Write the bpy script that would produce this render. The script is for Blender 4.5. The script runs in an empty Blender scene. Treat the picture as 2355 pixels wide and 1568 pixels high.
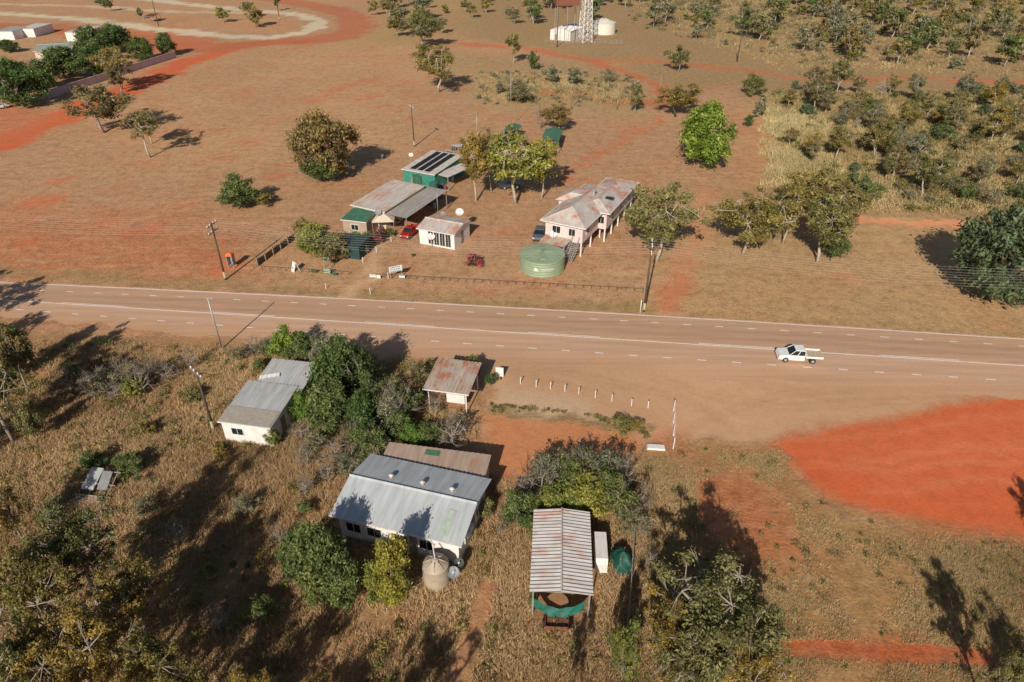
import bpy, math, random
import numpy as np
from mathutils import Vector
random.seed(7); rng=np.random.default_rng(7)
scene=bpy.context.scene
PITCH=math.radians(33); F=1570.; HC=46.; SP=math.sin(PITCH); CP=math.cos(PITCH)
def G(px,py,z=0.):
    v=py-784.; dn=F*SP+v*CP; fw=F*CP-v*SP; t=(HC-z)/dn
    return ((px-1177.5)*t, fw*t)
def hgt(bx,by,ty):
    Y=G(bx,by)[1]; v=ty-784.; return HC-Y*(F*SP+v*CP)/(F*CP-v*SP)
def mwid(bx,by,w,z=0):
    Y=G(bx,by)[1]; return w*(Y*CP+(HC-z)*SP)/F
K=.84
def lin(c): 
    c=c/255.; return c/12.92 if c<=.04045 else ((c+.055)/1.055)**2.4
def S(r,g,b,k=None): 
    k=k or K
    return (lin(r)/k,lin(g)/k,lin(b)/k,1)
# ---------------------------------------------------------------- objects
def link(o): scene.collection.objects.link(o); return o
def meta(o,label,cat,group=None):
    o["label"]=label; o["category"]=cat
    if group: o["group"]=group
def thing(name,label,cat,xy,yaw=0,group=None,z=0):
    o=bpy.data.objects.new(name,None); o.location=(xy[0],xy[1],z); o.rotation_euler=(0,0,yaw); o.empty_display_size=.5
    meta(o,label,cat,group); return link(o)
def part(name,me,parent,mat=None,label=None,loc=None,rot=None):
    o=bpy.data.objects.new(name,me); link(o); o.parent=parent
    if mat is not None and len(me.materials)==0: me.materials.append(mat)
    if label: o["label"]=label
    if loc: o.location=loc
    if rot: o.rotation_euler=rot
    return o
def solo(name,me,mat,label,cat,xy,yaw=0,group=None,z=0):
    o=bpy.data.objects.new(name,me); o.location=(xy[0],xy[1],z); o.rotation_euler=(0,0,yaw)
    if len(me.materials)==0: me.materials.append(mat)
    meta(o,label,cat,group); return link(o)
def struct(name,me,mat):
    o=bpy.data.objects.new(name,me); me.materials.append(mat); o["kind"]="structure"; return link(o)
class MB:
    def __init__(s): s.v=[]; s.f=[]
    def add(s,vs,fs):
        b=len(s.v); s.v+= [tuple(p) for p in vs]; s.f+=[tuple(i+b for i in f) for f in fs]; return s
    def box(s,x0,x1,y0,y1,z0,z1):
        return s.frus(x0,x1,y0,y1,z0,x0,x1,y0,y1,z1)
    def frus(s,x0,x1,y0,y1,z0,a0,a1,b0,b1,z1):
        return s.add([(x0,y0,z0),(x1,y0,z0),(x1,y1,z0),(x0,y1,z0),(a0,b0,z1),(a1,b0,z1),(a1,b1,z1),(a0,b1,z1)],
          [(0,3,2,1),(4,5,6,7),(0,1,5,4),(1,2,6,5),(2,3,7,6),(3,0,4,7)])
    def prism(s,prof,a,b,axis='y'):
        n=len(prof)
        if axis=='y': vs=[(p[0],a,p[1]) for p in prof]+[(p[0],b,p[1]) for p in prof]
        elif axis=='x': vs=[(a,p[0],p[1]) for p in prof]+[(b,p[0],p[1]) for p in prof]
        else: vs=[(p[0],p[1],a) for p in prof]+[(p[0],p[1],b) for p in prof]
        return s.add(vs,[tuple(range(n)),tuple(range(2*n-1,n-1,-1))]+[(i,i+n,(i+1)%n+n,(i+1)%n) for i in range(n)])
    def tube(s,pts,rad,n=6,cap=True):
        pts=[Vector(p) for p in pts]
        if not hasattr(rad,'__len__'): rad=[rad]*len(pts)
        vs=[]
        for i,p in enumerate(pts):
            d=(pts[min(i+1,len(pts)-1)]-pts[max(i-1,0)]); d=d.normalized() if d.length>1e-6 else Vector((0,0,1))
            a=Vector((1,0,0)) if abs(d.x)<.8 else Vector((0,1,0))
            u=d.cross(a).normalized(); w=d.cross(u)
            for k in range(n):
                t=2*math.pi*k/n; vs.append(p+(u*math.cos(t)+w*math.sin(t))*rad[i])
        fs=[(i*n+k,i*n+(k+1)%n,(i+1)*n+(k+1)%n,(i+1)*n+k) for i in range(len(pts)-1) for k in range(n)]
        if cap: fs+=[tuple(range(n-1,-1,-1)),tuple(range((len(pts)-1)*n,len(pts)*n))]
        return s.add(vs,fs)
    def lathe(s,prof,n=24,cx=0,cy=0,z=0):
        vs=[(cx+r*math.cos(2*math.pi*k/n),cy+r*math.sin(2*math.pi*k/n),z+h) for r,h in prof for k in range(n)]
        m=len(prof)
        fs=[(i*n+k,i*n+(k+1)%n,(i+1)*n+(k+1)%n,(i+1)*n+k) for i in range(m-1) for k in range(n)]
        return s.add(vs,fs)
    def sheet(s,p00,p10,p01,p11,nr,amp,rows=1):
        p00,p10,p01,p11=map(Vector,(p00,p10,p01,p11)); nx=max(2,int(nr*4)); nrm=(p10-p00).cross(p01-p00).normalized()
        vs=[]
        for j in range(rows+1):
            for i in range(nx+1):
                a=i/nx;b=j/rows
                p=(p00*(1-a)+p10*a)*(1-b)+(p01*(1-a)+p11*a)*b
                vs.append(p+nrm*amp*math.sin(2*math.pi*i/4.))
        return s.add(vs,[(j*(nx+1)+i,j*(nx+1)+i+1,(j+1)*(nx+1)+i+1,(j+1)*(nx+1)+i) for j in range(rows) for i in range(nx)])
    def mesh(s,name,smooth=False):
        me=bpy.data.meshes.new(name); me.from_pydata(s.v,[],s.f); me.update()
        if smooth: me.polygons.foreach_set('use_smooth',[True]*len(me.polygons))
        return me
# ---------------------------------------------------------------- materials
def newmat(name,rough=.8):
    m=bpy.data.materials.new(name); m.use_nodes=True; nt=m.node_tree; b=nt.nodes['Principled BSDF']; b.inputs['Roughness'].default_value=rough
    return m,nt,b
def N(nt,t,**k):
    n=nt.nodes.new(t)
    for a,b in k.items(): setattr(n,a,b)
    return n
def noise(nt,vec,scale,detail=5,rough=.6):
    n=N(nt,'ShaderNodeTexNoise'); n.inputs['Scale'].default_value=scale; n.inputs['Detail'].default_value=detail; n.inputs['Roughness'].default_value=rough
    nt.links.new(vec,n.inputs['Vector']); return n.outputs['Fac']
def ramp(nt,fac,stops):
    r=N(nt,'ShaderNodeValToRGB'); e=r.color_ramp.elements
    while len(e)<len(stops): e.new(.5)
    for i,(p,c) in enumerate(stops):
        e[i].position=p; e[i].color=c if len(c)==4 else (*c,1)
    nt.links.new(fac,r.inputs['Fac']); return r.outputs['Color']
def mix(nt,fac,a,b,mode='MIX'):
    m=N(nt,'ShaderNodeMix',data_type='RGBA',blend_type=mode)
    for sock,v in ((m.inputs[0],fac),(m.inputs[6],a),(m.inputs[7],b)):
        if isinstance(v,(int,float,tuple)): sock.default_value=v
        else: nt.links.new(v,sock)
    return m.outputs[2]
def grey(v): return (v,v,v,1)
def vec(nt,scale=(1,1,1),rotz=0,kind='Object'):
    tc=N(nt,'ShaderNodeTexCoord'); mp=N(nt,'ShaderNodeMapping'); mp.inputs['Scale'].default_value=scale; mp.inputs['Rotation'].default_value=(0,0,rotz)
    nt.links.new(tc.outputs[kind],mp.inputs['Vector']); return mp.outputs['Vector']
def bump(nt,b,h,st=.3,dist=.1):
    n=N(nt,'ShaderNodeBump'); n.inputs['Strength'].default_value=st; n.inputs['Distance'].default_value=dist
    nt.links.new(h,n.inputs['Height']); nt.links.new(n.outputs['Normal'],b.inputs['Normal'])
_c={}
def plain(name,col,rough=.6,var=.25,scale=3.,metal=0,dust=0.):
    if name in _c: return _c[name]
    m,nt,b=newmat(name,rough); v=vec(nt); n=noise(nt,v,scale,6)
    f=ramp(nt,n,[(.3,grey(1-var)),(.7,grey(1+var*.3))])
    c=mix(nt,1.,tuple(col[:3])+(1,),f,'MULTIPLY')
    if dust>0:
        n2=noise(nt,v,scale*.6,4); c=mix(nt,ramp(nt,n2,[(.4,grey(0)),(.75,grey(dust))]),c,S(150,95,65))
    nt.links.new(c,b.inputs['Base Color']); b.inputs['Metallic'].default_value=metal
    _c[name]=m; return m
def metalroof(name,base,rust,amount,stretch,scale=.35,rough=.55,soft=.08):
    m,nt,b=newmat(name,rough)
    v0=vec(nt); v1=vec(nt,stretch)
    big=noise(nt,v0,scale,4,.6); st=noise(nt,v1,1.6,6,.7)
    a=N(nt,'ShaderNodeMath',operation='ADD'); nt.links.new(big,a.inputs[0]); nt.links.new(st,a.inputs[1])
    h=N(nt,'ShaderNodeMath',operation='MULTIPLY'); nt.links.new(a.outputs[0],h.inputs[0]); h.inputs[1].default_value=.5
    t=.66-.28*amount
    f=ramp(nt,h.outputs[0],[(t,grey(0)),(t+soft,grey(.9))])
    tone=ramp(nt,noise(nt,v1,.9,5,.6),[(.3,grey(.74)),(.7,grey(1.06))])
    c=mix(nt,1.,base,tone,'MULTIPLY')
    r2=ramp(nt,noise(nt,v0,3,5),[(.3,tuple(x*.65 for x in rust[:3])),(.7,tuple(x*1.25 for x in rust[:3]))])
    c=mix(nt,f,c,r2); nt.links.new(c,b.inputs['Base Color']); return m
def leafmat(name,c1,c2,g=1.2):
    c1=tuple(x*g for x in c1); c2=tuple(x*g for x in c2)
    m=bpy.data.materials.new(name); m.use_nodes=True; nt=m.node_tree; b=nt.nodes['Principled BSDF']; b.inputs['Roughness'].default_value=.5
    at=N(nt,'ShaderNodeAttribute',attribute_name='tone'); oi=N(nt,'ShaderNodeObjectInfo')
    c=ramp(nt,at.outputs['Fac'],[(0.,tuple(x*.5 for x in c1)),(.45,c1),(1.,c2)])
    br=ramp(nt,oi.outputs['Random'],[(0,(.85,.9,.9)),(.5,(1,1,1)),(1,(1.25,1.07,.85))])
    c=mix(nt,1.,c,br,'MULTIPLY'); nt.links.new(c,b.inputs['Base Color'])
    tr=N(nt,'ShaderNodeBsdfTranslucent'); nt.links.new(c,tr.inputs['Color']); ms=N(nt,'ShaderNodeMixShader'); ms.inputs[0].default_value=.3
    nt.links.new(b.outputs[0],ms.inputs[1]); nt.links.new(tr.outputs[0],ms.inputs[2]); nt.links.new(ms.outputs[0],nt.nodes['Material Output'].inputs['Surface'])
    return m
LM={'olive':leafmat('leaf_olive',(.14,.135,.043),(.29,.26,.095)),
    'brown':leafmat('leaf_brown_olive',(.15,.12,.045),(.31,.24,.095)),
    'bright':leafmat('leaf_bright',(.09,.17,.022),(.25,.34,.06)),
    'dark':leafmat('leaf_dark',(.048,.09,.022),(.13,.195,.045)),
    'mid':leafmat('leaf_mid',(.09,.12,.033),(.21,.24,.07)),
    'blue':leafmat('leaf_blue',(.075,.11,.05),(.18,.225,.10)),
    'grey':leafmat('leaf_grey',(.15,.15,.085),(.30,.29,.17)),
    'yellow':leafmat('leaf_yellow_olive',(.18,.145,.035),(.36,.28,.08)),
    'lime':leafmat('leaf_lime',(.17,.19,.035),(.38,.37,.085)),
    'pink':leafmat('flower_pink',(.10,.10,.04),(.60,.07,.22),1.)}
BARK={'pale':plain('bark_pale',(.46,.39,.31),.8,.4,2),'dark':plain('bark_dark',(.09,.065,.045),.9,.4,3),'grey':plain('bark_grey',(.32,.26,.21),.9,.4,3)}
white=plain('white_paint',(.78,.75,.72),.55,.15,1.5,0,.2)
cream=plain('cream_wall',(.62,.55,.47),.7,.2,1.5,0,.3)
pinkwall=plain('pink_white_wall',(.66,.55,.53),.7,.15,1.2,0,.15)
glass=plain('dark_glass',(.02,.024,.028),.12,.3,2)
black=plain('black_rubber',(.02,.018,.017),.8,.3,3)
steel=plain('galvanised_steel',(.40,.40,.39),.45,.25,2,.3)
wood=plain('weathered_timber',(.13,.085,.06),.85,.4,4)
woodg=plain('grey_timber',(.28,.24,.20),.85,.4,4)
rustm=plain('rusty_iron',(.22,.08,.045),.8,.5,4)
teal=plain('teal_sheet',(.03,.24,.18),.55,.3,2,0,.15)
greenroof=plain('green_sheet',(.05,.19,.115),.5,.3,1.5,0,.25)
tarp=plain('teal_tarpaulin',(.012,.13,.10),.6,.4,4)
# ---------------------------------------------------------------- ground
def hsh(ix,iy,s):
    a=(ix*374761393+iy*668265263+s*1442695041)&0xffffffff; a=((a^(a>>13))*1274126177)&0xffffffff
    return ((a^(a>>16))&0xffff)/65535.
def vn(x,y,s):
    ix=np.floor(x).astype(np.int64); iy=np.floor(y).astype(np.int64); fx=x-ix; fy=y-iy; fx=fx*fx*(3-2*fx); fy=fy*fy*(3-2*fy)
    return (hsh(ix,iy,s)*(1-fx)+hsh(ix+1,iy,s)*fx)*(1-fy)+(hsh(ix,iy+1,s)*(1-fx)+hsh(ix+1,iy+1,s)*fx)*fy
def fbm(x,y,s,o=4):
    r=0;a=.5;t=0
    for i in range(o): r=r+a*vn(x*2**i,y*2**i,s+i); t+=a; a*=.55
    return r/t
def segd(X,Y,a,b):
    dx,dy=b[0]-a[0],b[1]-a[1]; t=np.clip(((X-a[0])*dx+(Y-a[1])*dy)/(dx*dx+dy*dy+1e-9),0,1)
    return np.hypot(X-a[0]-t*dx,Y-a[1]-t*dy)
def polyd(P,X,Y):
    d=np.full(X.shape,1e9); ins=np.zeros(X.shape,bool); n=len(P)
    for i in range(n):
        a,b=P[i],P[(i+1)%n]; d=np.minimum(d,segd(X,Y,a,b))
        c=((a[1]>Y)!=(b[1]>Y)); xx=(b[0]-a[0])*(Y-a[1])/((b[1]-a[1]) if b[1]!=a[1] else 1e-9)+a[0]
        ins^=(c&(X<xx))
    return np.where(ins,-d,d)
def axis(dense0,dense1,st,mid0,mid1,st2,far):
    a=list(np.arange(dense0,dense1,st)); x=dense1; s=st
    while x<mid1: a.append(x); s=min(s*1.03,st2); x+=s
    while x<far: a.append(x); s*=1.5; x+=s
    a.append(far); x=dense0; s=st; b=[]
    while x>mid0: s=min(s*1.03,st2); x-=s; b.append(x)
    while x>-far: s*=1.5; x-=s; b.append(x)
    return np.array(sorted(set(b+a)))
xs=axis(-75,75,.5,-300,300,2.0,4000); ys=axis(25,120,.45,10,460,2.2,4000)
GX,GY=np.meshgrid(xs,ys); nx,ny=len(xs),len(ys)
def warpf(X,Y):
    A=np.clip(Y/110.,.3,2.)
    return X+((fbm(X*.25,Y*.25,11)-.5)*5+(fbm(X*1.1,Y*1.1,31)-.5)*1.8)*A, Y+((fbm(X*.25,Y*.25,17)-.5)*5+(fbm(X*1.1,Y*1.1,37)-.5)*1.8)*A
WX,WY=warpf(GX,GY)
col=np.zeros((ny,nx,3)); gr=np.zeros((ny,nx)); pt=np.full((ny,nx),.5)
col[:]=S(166,128,96)[:3]
def sm(d,w): q=np.clip(.5-d/(2*w),0,1); return q*q*(3-2*q)
def region(pix,c,soft=1.,op=1.,g=None,p=None):
    P=[G(*q) for q in pix]; apply(sm(polyd(P,WX,WY),soft)*op,c,g,p)
def strip(pix,w,c,soft=.6,op=1.,g=None,p=None,raw=False):
    P=[G(*q) for q in pix]; X,Y=(GX,GY) if raw else (WX,WY); d=np.full(WX.shape,1e9)
    for i in range(len(P)-1): d=np.minimum(d,segd(X,Y,P[i],P[i+1]))
    apply(sm(d-w/2,soft)*op,c,g,p)
def apply(m,c,g,p):
    global col,gr,pt
    col=col*(1-m[...,None])+np.array(c[:3])*m[...,None]
    if g is not None: gr=gr*(1-m)+g*m
    if p is not None: pt=pt*(1-m)+p*m
RED=S(184,84,42); RED2=S(176,98,60)
BUSHR=[(1060,-60),(1090,85),(1440,150),(1540,205),(1700,195),(1775,260),(1745,420),(1660,445),(1960,510),(2900,530),(2900,-60)]
region([(-900,-120),(760,-120),(900,60),(1090,92),(1250,20),(1250,-120)],S(158,130,86),6,.8,.5)
region(BUSHR,S(152,120,76),7,1,.8,.6)
region([(1740,240),(1900,260),(1930,380),(1880,430),(1730,430)],S(180,152,96),7,.7,.5,.2)
region([(-300,470),(480,490),(600,560),(560,650),(-300,640)],S(170,106,68),8,.75,None,.9)
region([(560,80),(1000,110),(960,300),(640,420),(300,400),(200,280)],S(170,132,97),12,.8,None,.55)
region([(1490,450),(1640,450),(2400,520),(2500,790),(1480,725)],S(174,140,100),4,.8,.3,.2)
region([(1000,120),(1400,150),(1500,220),(1480,270),(1100,250)],S(160,134,92),7,.7,.5,.3)
region([(600,480),(800,560),(1500,560),(1500,730),(600,690)],S(170,132,99),4,.6,None,.45)
region([(770,100),(1010,110),(1000,70),(900,60),(850,80)],S(166,134,88),6,.8,.4,.2)
strip([(-300,615),(0,628),(400,650),(860,680),(1480,715)],2.4,S(142,118,74),1.6,.7,.6,.2)
strip([(1600,735),(2000,750),(2500,790)],2.0,S(156,126,84),1.6,.5,.4,.2)
BUSHL=[(-900,760),(60,762),(260,775),(540,800),(700,790),(930,815),(985,880),(1000,960),(1100,1050),(1180,1110),(1440,1050),(1560,1045),(1560,1300),(1560,2400),(-1600,2600)]
region(BUSHL,S(152,106,66),1.8,1,.8,.25)
GRR=[(1470,1020),(1640,1005),(1790,1015),(1850,1120),(2000,1190),(2400,1260),(3300,1300),(4200,2400),(1300,2400),(1450,1400)]
region(GRR,S(156,114,68),2.2,1,.5,.5)
region([(40,690),(130,735),(-200,760),(-300,700)],S(150,110,75),1.5,.6)
APR=[(560,772),(930,795),(1125,800),(2400,860),(3000,880),(2900,930),(2355,905),(2100,945),(1900,985),(1780,1018),(1620,1010),(1480,1015),(1330,960),(1130,950),(1110,830),(930,822),(700,800)]
region(APR,S(178,140,110),1.0,1,0,.0)
region([(1110,950),(1330,950),(1480,1005),(1470,1050),(1180,1110),(1120,1080)],S(178,118,80),.9,1,0,.1)
region([(1130,885),(1230,900),(1340,925),(1400,965),(1230,960),(1130,935)],S(180,154,128),.8,.8,0,.05)
strip([(1130,940),(1250,955),(1380,972),(1490,985)],.8,S(120,104,62),.8,.8,1,.1)
# red pad with dusty vehicle tracks leading from the sealed apron
region([(1775,1028),(1900,985),(2100,945),(2355,908),(3000,880),(3100,1300),(2400,1255),(2200,1215),(2000,1180),(1860,1115)],S(184,86,46),1.1,.97,0,.06)
region([(1850,1040),(2000,1000),(2300,960),(2500,1000),(2300,1090),(2050,1100)],S(190,104,66),5,.5,0,.1)
for q in ([(1900,1010),(2100,985),(2400,940)],[(1950,1060),(2200,1030),(2450,1010)],[(2000,1130),(2250,1110),(2450,1110)],[(1870,1075),(2100,1075),(2420,1055)]): strip(q,.4,S(196,124,88),.8,.45)
for q in ([(1500,860),(1620,900),(1800,930),(2100,915),(2400,890)],[(1560,1000),(1640,950),(1800,900),(2000,880)],[(1200,830),(1400,870),(1600,920),(1700,990)],[(1180,850),(1300,880),(1500,950),(1560,1000)],[(1700,870),(1900,905),(2355,895)]):
    for d_ in (0,13): strip([(a,b_+d_) for a,b_ in q],.35,S(160,120,92),.5,.45,raw=True)
region([(1560,1090),(1700,1060),(1830,1160),(1860,1300),(1700,1300),(1590,1200)],RED2,3.,.75,.2,.5)
strip([(1700,1487),(1850,1480),(2000,1492),(2130,1500),(2260,1514)],1.9,S(172,76,38),1.1,.9,0,0.2)
strip([(1750,1500),(1950,1510),(2300,1535)],1.2,S(160,84,46),1.4,.6,0.2,0.5)
strip([(2140,1220),(2400,1260)],3,S(164,96,56),2,.6)
strip([(-200,370),(0,335),(120,280),(215,235),(330,190),(440,140),(560,103),(700,95)],10,RED,2.,.92,0,.1)
region([(-200,240),(60,245),(150,260),(100,300),(-200,400)],RED2,3,.7)
strip([(-100,60),(100,60),(350,95),(480,110),(560,103),(640,95),(760,90),(830,60),(800,30),(700,8),(560,-10)],16,S(164,94,60),2.5,.85,0,.1)
region([(100,70),(430,60),(520,100),(380,130),(200,100)],RED2,3,.8)
strip([(300,35),(450,48),(600,62),(670,62)],12,S(172,124,84),4,.8,.2,.1)
strip([(-100,25),(0,30),(160,42),(350,65),(520,84),(640,86),(720,68),(735,48),(690,33),(560,22),(420,8),(300,-5),(150,-20)],8,S(188,172,150),1.3,1,0,.0)
strip([(-100,8),(0,10),(100,12),(250,16),(400,28),(600,30)],6,S(184,164,138),1.5,.9,0,.0)
strip([(1000,95),(1150,108),(1260,118),(1350,138),(1450,168),(1510,195),(1560,240)],5,RED2,1.5,.9,0,.1)
strip([(1350,138),(1500,140),(1700,160),(1870,185),(2100,180),(2500,195)],5,RED2,1.5,.85,0,.1)
strip([(1280,215),(1340,218),(1430,232),(1520,240)],9,S(166,98,62),2,.85,0,.1)
strip([(1528,275),(1470,305),(1400,345),(1320,392),(1290,415)],.9,S(180,100,62),.5,.9,0,.1)
strip([(1518,268),(1455,300),(1385,338),(1300,385)],.9,S(180,100,62),.5,.8,0,.1)
strip([(1700,260),(1745,330),(1720,430)],6,S(178,126,90),3,.7,0)
strip([(1935,505),(2060,508),(2200,515),(2420,535)],2.6,S(198,134,98),.8,.95,0,0)
strip([(1640,440),(1605,500),(1580,580),(1555,650),(1525,720)],3.2,S(184,126,92),1.8,.7,0,.1)
strip([(860,560),(850,600),(840,640),(800,690)],2.4,S(190,156,124),1.,.7,0,.1)
strip([(1000,580),(1100,560),(1200,490),(1230,440)],6,S(174,136,104),3,.6,0,.3)
strip([(1560,640),(1545,700)],4,S(176,98,62),1.5,.6)
strip([(1130,1330),(1110,1420),(1060,1500),(1010,1600),(950,1800)],1.8,S(182,130,98),1,.7,.1,.1)
strip([(1540,1010),(1540,1060)],3,S(180,116,80),1.5,.7)
for q in ([(620,430),(760,330),(960,250),(1100,210)],[(150,560),(500,440),(640,330),(800,180)],[(1240,560),(1400,620),(1540,640)],[(1600,560),(1900,640),(2355,720)],[(1000,330),(1120,260),(1150,200)]):
    for dx in (0,14): strip([(a+dx,b_) for a,b_ in q],.5,S(190,146,112),.7,.4)
for q,w in (((120,415),6),((60,470),9),((300,540),7),((620,410),5),((760,205),8),((700,235),6),((540,215),4),((1150,540),1.5),((1115,668),1.2),((1925,640),2.2),((660,115),7),((150,845),2),((820,230),6),((860,150),5),((500,620),5),((540,330),4),((900,200),6),((40,560),6),((1640,350),4)):
    strip([q,(q[0]+w*9,q[1]-w*2)],w*.4,S(182,94,56),2.2,.75,0,0)
def mtr(x,y): return np.clip(.86+.28*fbm(x*.045,y*.045,61,5),.82,1.1)
col*=mtr(GX,GY)[...,None]*np.array([1.03,1.,.93])
tex=np.clip(.28+pt*1.6+gr*1.5,0,1)
co=np.stack([GX,GY,np.zeros_like(GX)],-1).reshape(-1,3)
I=np.arange(nx*ny).reshape(ny,nx); fa=np.stack([I[:-1,:-1],I[:-1,1:],I[1:,1:],I[1:,:-1]],-1).reshape(-1,4)
def bigmesh(name,co,fa,attrs):
    k=fa.shape[1]; me=bpy.data.meshes.new(name); me.vertices.add(len(co)); me.vertices.foreach_set('co',co.astype(np.float32).ravel())
    me.loops.add(fa.size); me.loops.foreach_set('vertex_index',fa.astype(np.int32).ravel())
    me.polygons.add(len(fa)); me.polygons.foreach_set('loop_start',np.arange(0,fa.size,k,dtype=np.int32)); me.polygons.foreach_set('loop_total',np.full(len(fa),k,np.int32))
    for n,(t,a) in attrs.items():
        at=me.attributes.new(n,t,'POINT'); at.data.foreach_set('color' if t=='FLOAT_COLOR' else 'value',a.astype(np.float32).ravel())
    me.update(calc_edges=True); return me
def rgba(c): c=c.reshape(-1,3); return np.concatenate([c,np.ones((len(c),1))],1)
me=bigmesh('ground',co,fa,{'paint':('FLOAT_COLOR',rgba(col)),'grassy':('FLOAT',gr),'patchy':('FLOAT',pt),'texture':('FLOAT',tex)})
m,nt,b=newmat('ground_soil',.95); v=vec(nt)
pa=N(nt,'ShaderNodeAttribute',attribute_name='paint').outputs['Color']; ga=N(nt,'ShaderNodeAttribute',attribute_name='grassy').outputs['Fac']; pp=N(nt,'ShaderNodeAttribute',attribute_name='patchy').outputs['Fac']; tx=N(nt,'ShaderNodeAttribute',attribute_name='texture').outputs['Fac']
def mul(a,b_):
    q=N(nt,'ShaderNodeMath',operation='MULTIPLY')
    for i,x in enumerate((a,b_)):
        if isinstance(x,(int,float)): q.inputs[i].default_value=x
        else: nt.links.new(x,q.inputs[i])
    return q.outputs[0]
n1=noise(nt,v,.09,8,.62); n2=noise(nt,v,.5,8,.65); n3=noise(nt,v,3.,8,.7)
vs_=vec(nt,(.25,1.2,1),.12); n5=noise(nt,vs_,.5,6,.65)
c=mix(nt,mul(ramp(nt,n1,[(.50,grey(0)),(.64,grey(.7))]),pp),pa,S(178,104,66))
c=mix(nt,mul(ramp(nt,n5,[(.5,grey(0)),(.68,grey(.5))]),pp),c,S(190,162,126))
c=mix(nt,mul(ramp(nt,noise(nt,v,.22,8,.7),[(.50,grey(0)),(.66,grey(.55))]),pp),c,S(144,114,80))
c=mix(nt,tx,c,ramp(nt,n2,[(.28,(.74,.72,.70)),(.5,(1,1,1)),(.75,(1.16,1.17,1.18))]),'MULTIPLY')
c=mix(nt,tx,c,ramp(nt,n3,[(.3,(.66,.64,.62)),(.5,(1,1,1)),(.7,(1.26,1.26,1.24))]),'MULTIPLY')
c=mix(nt,tx,c,ramp(nt,noise(nt,v,1.,8,.75),[(.3,(.80,.80,.78)),(.5,(1,1,1)),(.7,(1.12,1.12,1.12))]),'MULTIPLY')
gcol=ramp(nt,noise(nt,v,.9,8,.7),[(.32,(.10,.068,.034)),(.42,(.21,.15,.07)),(.55,(.38,.265,.14)),(.7,(.54,.40,.215))])
c=mix(nt,mul(ga,.55),c,gcol)
c=mix(nt,mul(ramp(nt,noise(nt,v,1.7,6,.7),[(.54,grey(0)),(.7,grey(.7))]),ga),c,(.12,.105,.04,1))
nt.links.new(c,b.inputs['Base Color']); bump(nt,b,mul(n3,tx),.8,.18)
struct('ground',me,m)
# ---------------------------------------------------------------- road
def fit(px):
    W=np.array([G(*q) for q in px]); p=np.polyfit(W[:,0],W[:,1],2)
    def f(x):
        xc=np.clip(x,-78,66); return np.polyval(p,xc)+np.polyval(np.polyder(p),xc)*(x-xc)
    return f
f_edge=fit([(0,652),(300,661),(600,676),(860,690),(1200,709),(1500,729),(1800,746),(2100,763),(2355,779)])
f_cen=fit([(0,690),(300,707),(650,731),(850,744),(1200,765),(1770,804),(2110,826),(2355,840)])
f_low=fit([(0,708),(240,729),(600,753),(960,782),(1170,797),(1370,811),(1590,828),(1870,845),(2250,870),(2355,878)])
f_up=lambda x:f_edge(x)-1.7
f_as=lambda x:f_low(x)-3.3+np.clip((-x-20)*.03,0,1.2)
f_top=lambda x:f_edge(x)+.3+(fbm(x*.7,x*0,3)-.5)*.6
lx=np.arange(-400,400,.7); K2=30
rows=[];rc=[]
DK=np.array(S(158,128,106)[:3]); LT=np.array(S(190,156,132)[:3]); MD=np.array(S(180,145,120)[:3]); AP=np.array(S(178,140,110)[:3])
asv=f_as(lx)+(fbm(lx*.4,lx*0,9)-.5)*2.2
for j in range(K2+1):
    t=j/K2; y=f_top(lx)*(1-t)+asv*t; rows.append(np.stack([lx,y,np.full_like(lx,.012)],-1))
    d=f_top(lx)-y; e=f_top(lx)-f_cen(lx)
    w1=np.exp(-((d-2.9)/.55)**2)+np.exp(-((d-4.6)/.5)**2); w2=np.exp(-((d-e-1.0)/.45)**2)+np.exp(-((d-e-2.6)/.45)**2)
    upp=((d>.4)&(d<e-.2))[:,None]
    base=np.where(upp,DK*.3+MD*.7,LT*.65+MD*.35); kk=np.clip(w1*.6+w2*.35,0,.8)[:,None]*np.clip(.3+1.*fbm(lx*.05,d*.4,5),0,1)[:,None]
    base=base*(1-kk)+DK*.82*kk; tt=np.clip((t-.66)/.3,0,1)
    base=base*(1-tt)+(AP[None,:]*mtr(lx,y)[:,None])*tt; rc.append(base*np.array([1.02,1,.96]))
R_=np.stack(rows); n_x=len(lx); I=np.arange((K2+1)*n_x).reshape(K2+1,n_x)
fa=np.stack([I[1:,:-1],I[1:,1:],I[:-1,1:],I[:-1,:-1]],-1).reshape(-1,4)
me=bigmesh('road',R_.reshape(-1,3),fa,{'paint':('FLOAT_COLOR',rgba(np.stack(rc)))})
m,nt,b=newmat('worn_asphalt',.9); v=vec(nt); vsr=vec(nt,(.03,1.2,1),.12)
pa=N(nt,'ShaderNodeAttribute',attribute_name='paint').outputs['Color']
c=mix(nt,1.,pa,ramp(nt,noise(nt,vsr,1.2,7,.65),[(.3,(.84,.82,.80)),(.55,(1,1,1)),(.75,(1.08,1.08,1.08))]),'MULTIPLY')
c=mix(nt,1.,c,ramp(nt,noise(nt,v,4,8,.7),[(.3,(.86,.86,.86)),(.7,(1.10,1.10,1.10))]),'MULTIPLY')
c=mix(nt,ramp(nt,noise(nt,v,.22,6,.6),[(.5,grey(0)),(.72,grey(.35))]),c,S(188,136,102))
c=mix(nt,ramp(nt,noise(nt,v,.9,3,.5),[(.72,grey(0)),(.78,grey(.5))]),c,(.16,.12,.09,1))
nt.links.new(c,b.inputs['Base Color']); bump(nt,b,noise(nt,v,14,4),.2,.02)
struct('road',me,m)
m,nt,b=newmat('road_paint',.7); v=vec(nt)
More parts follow.
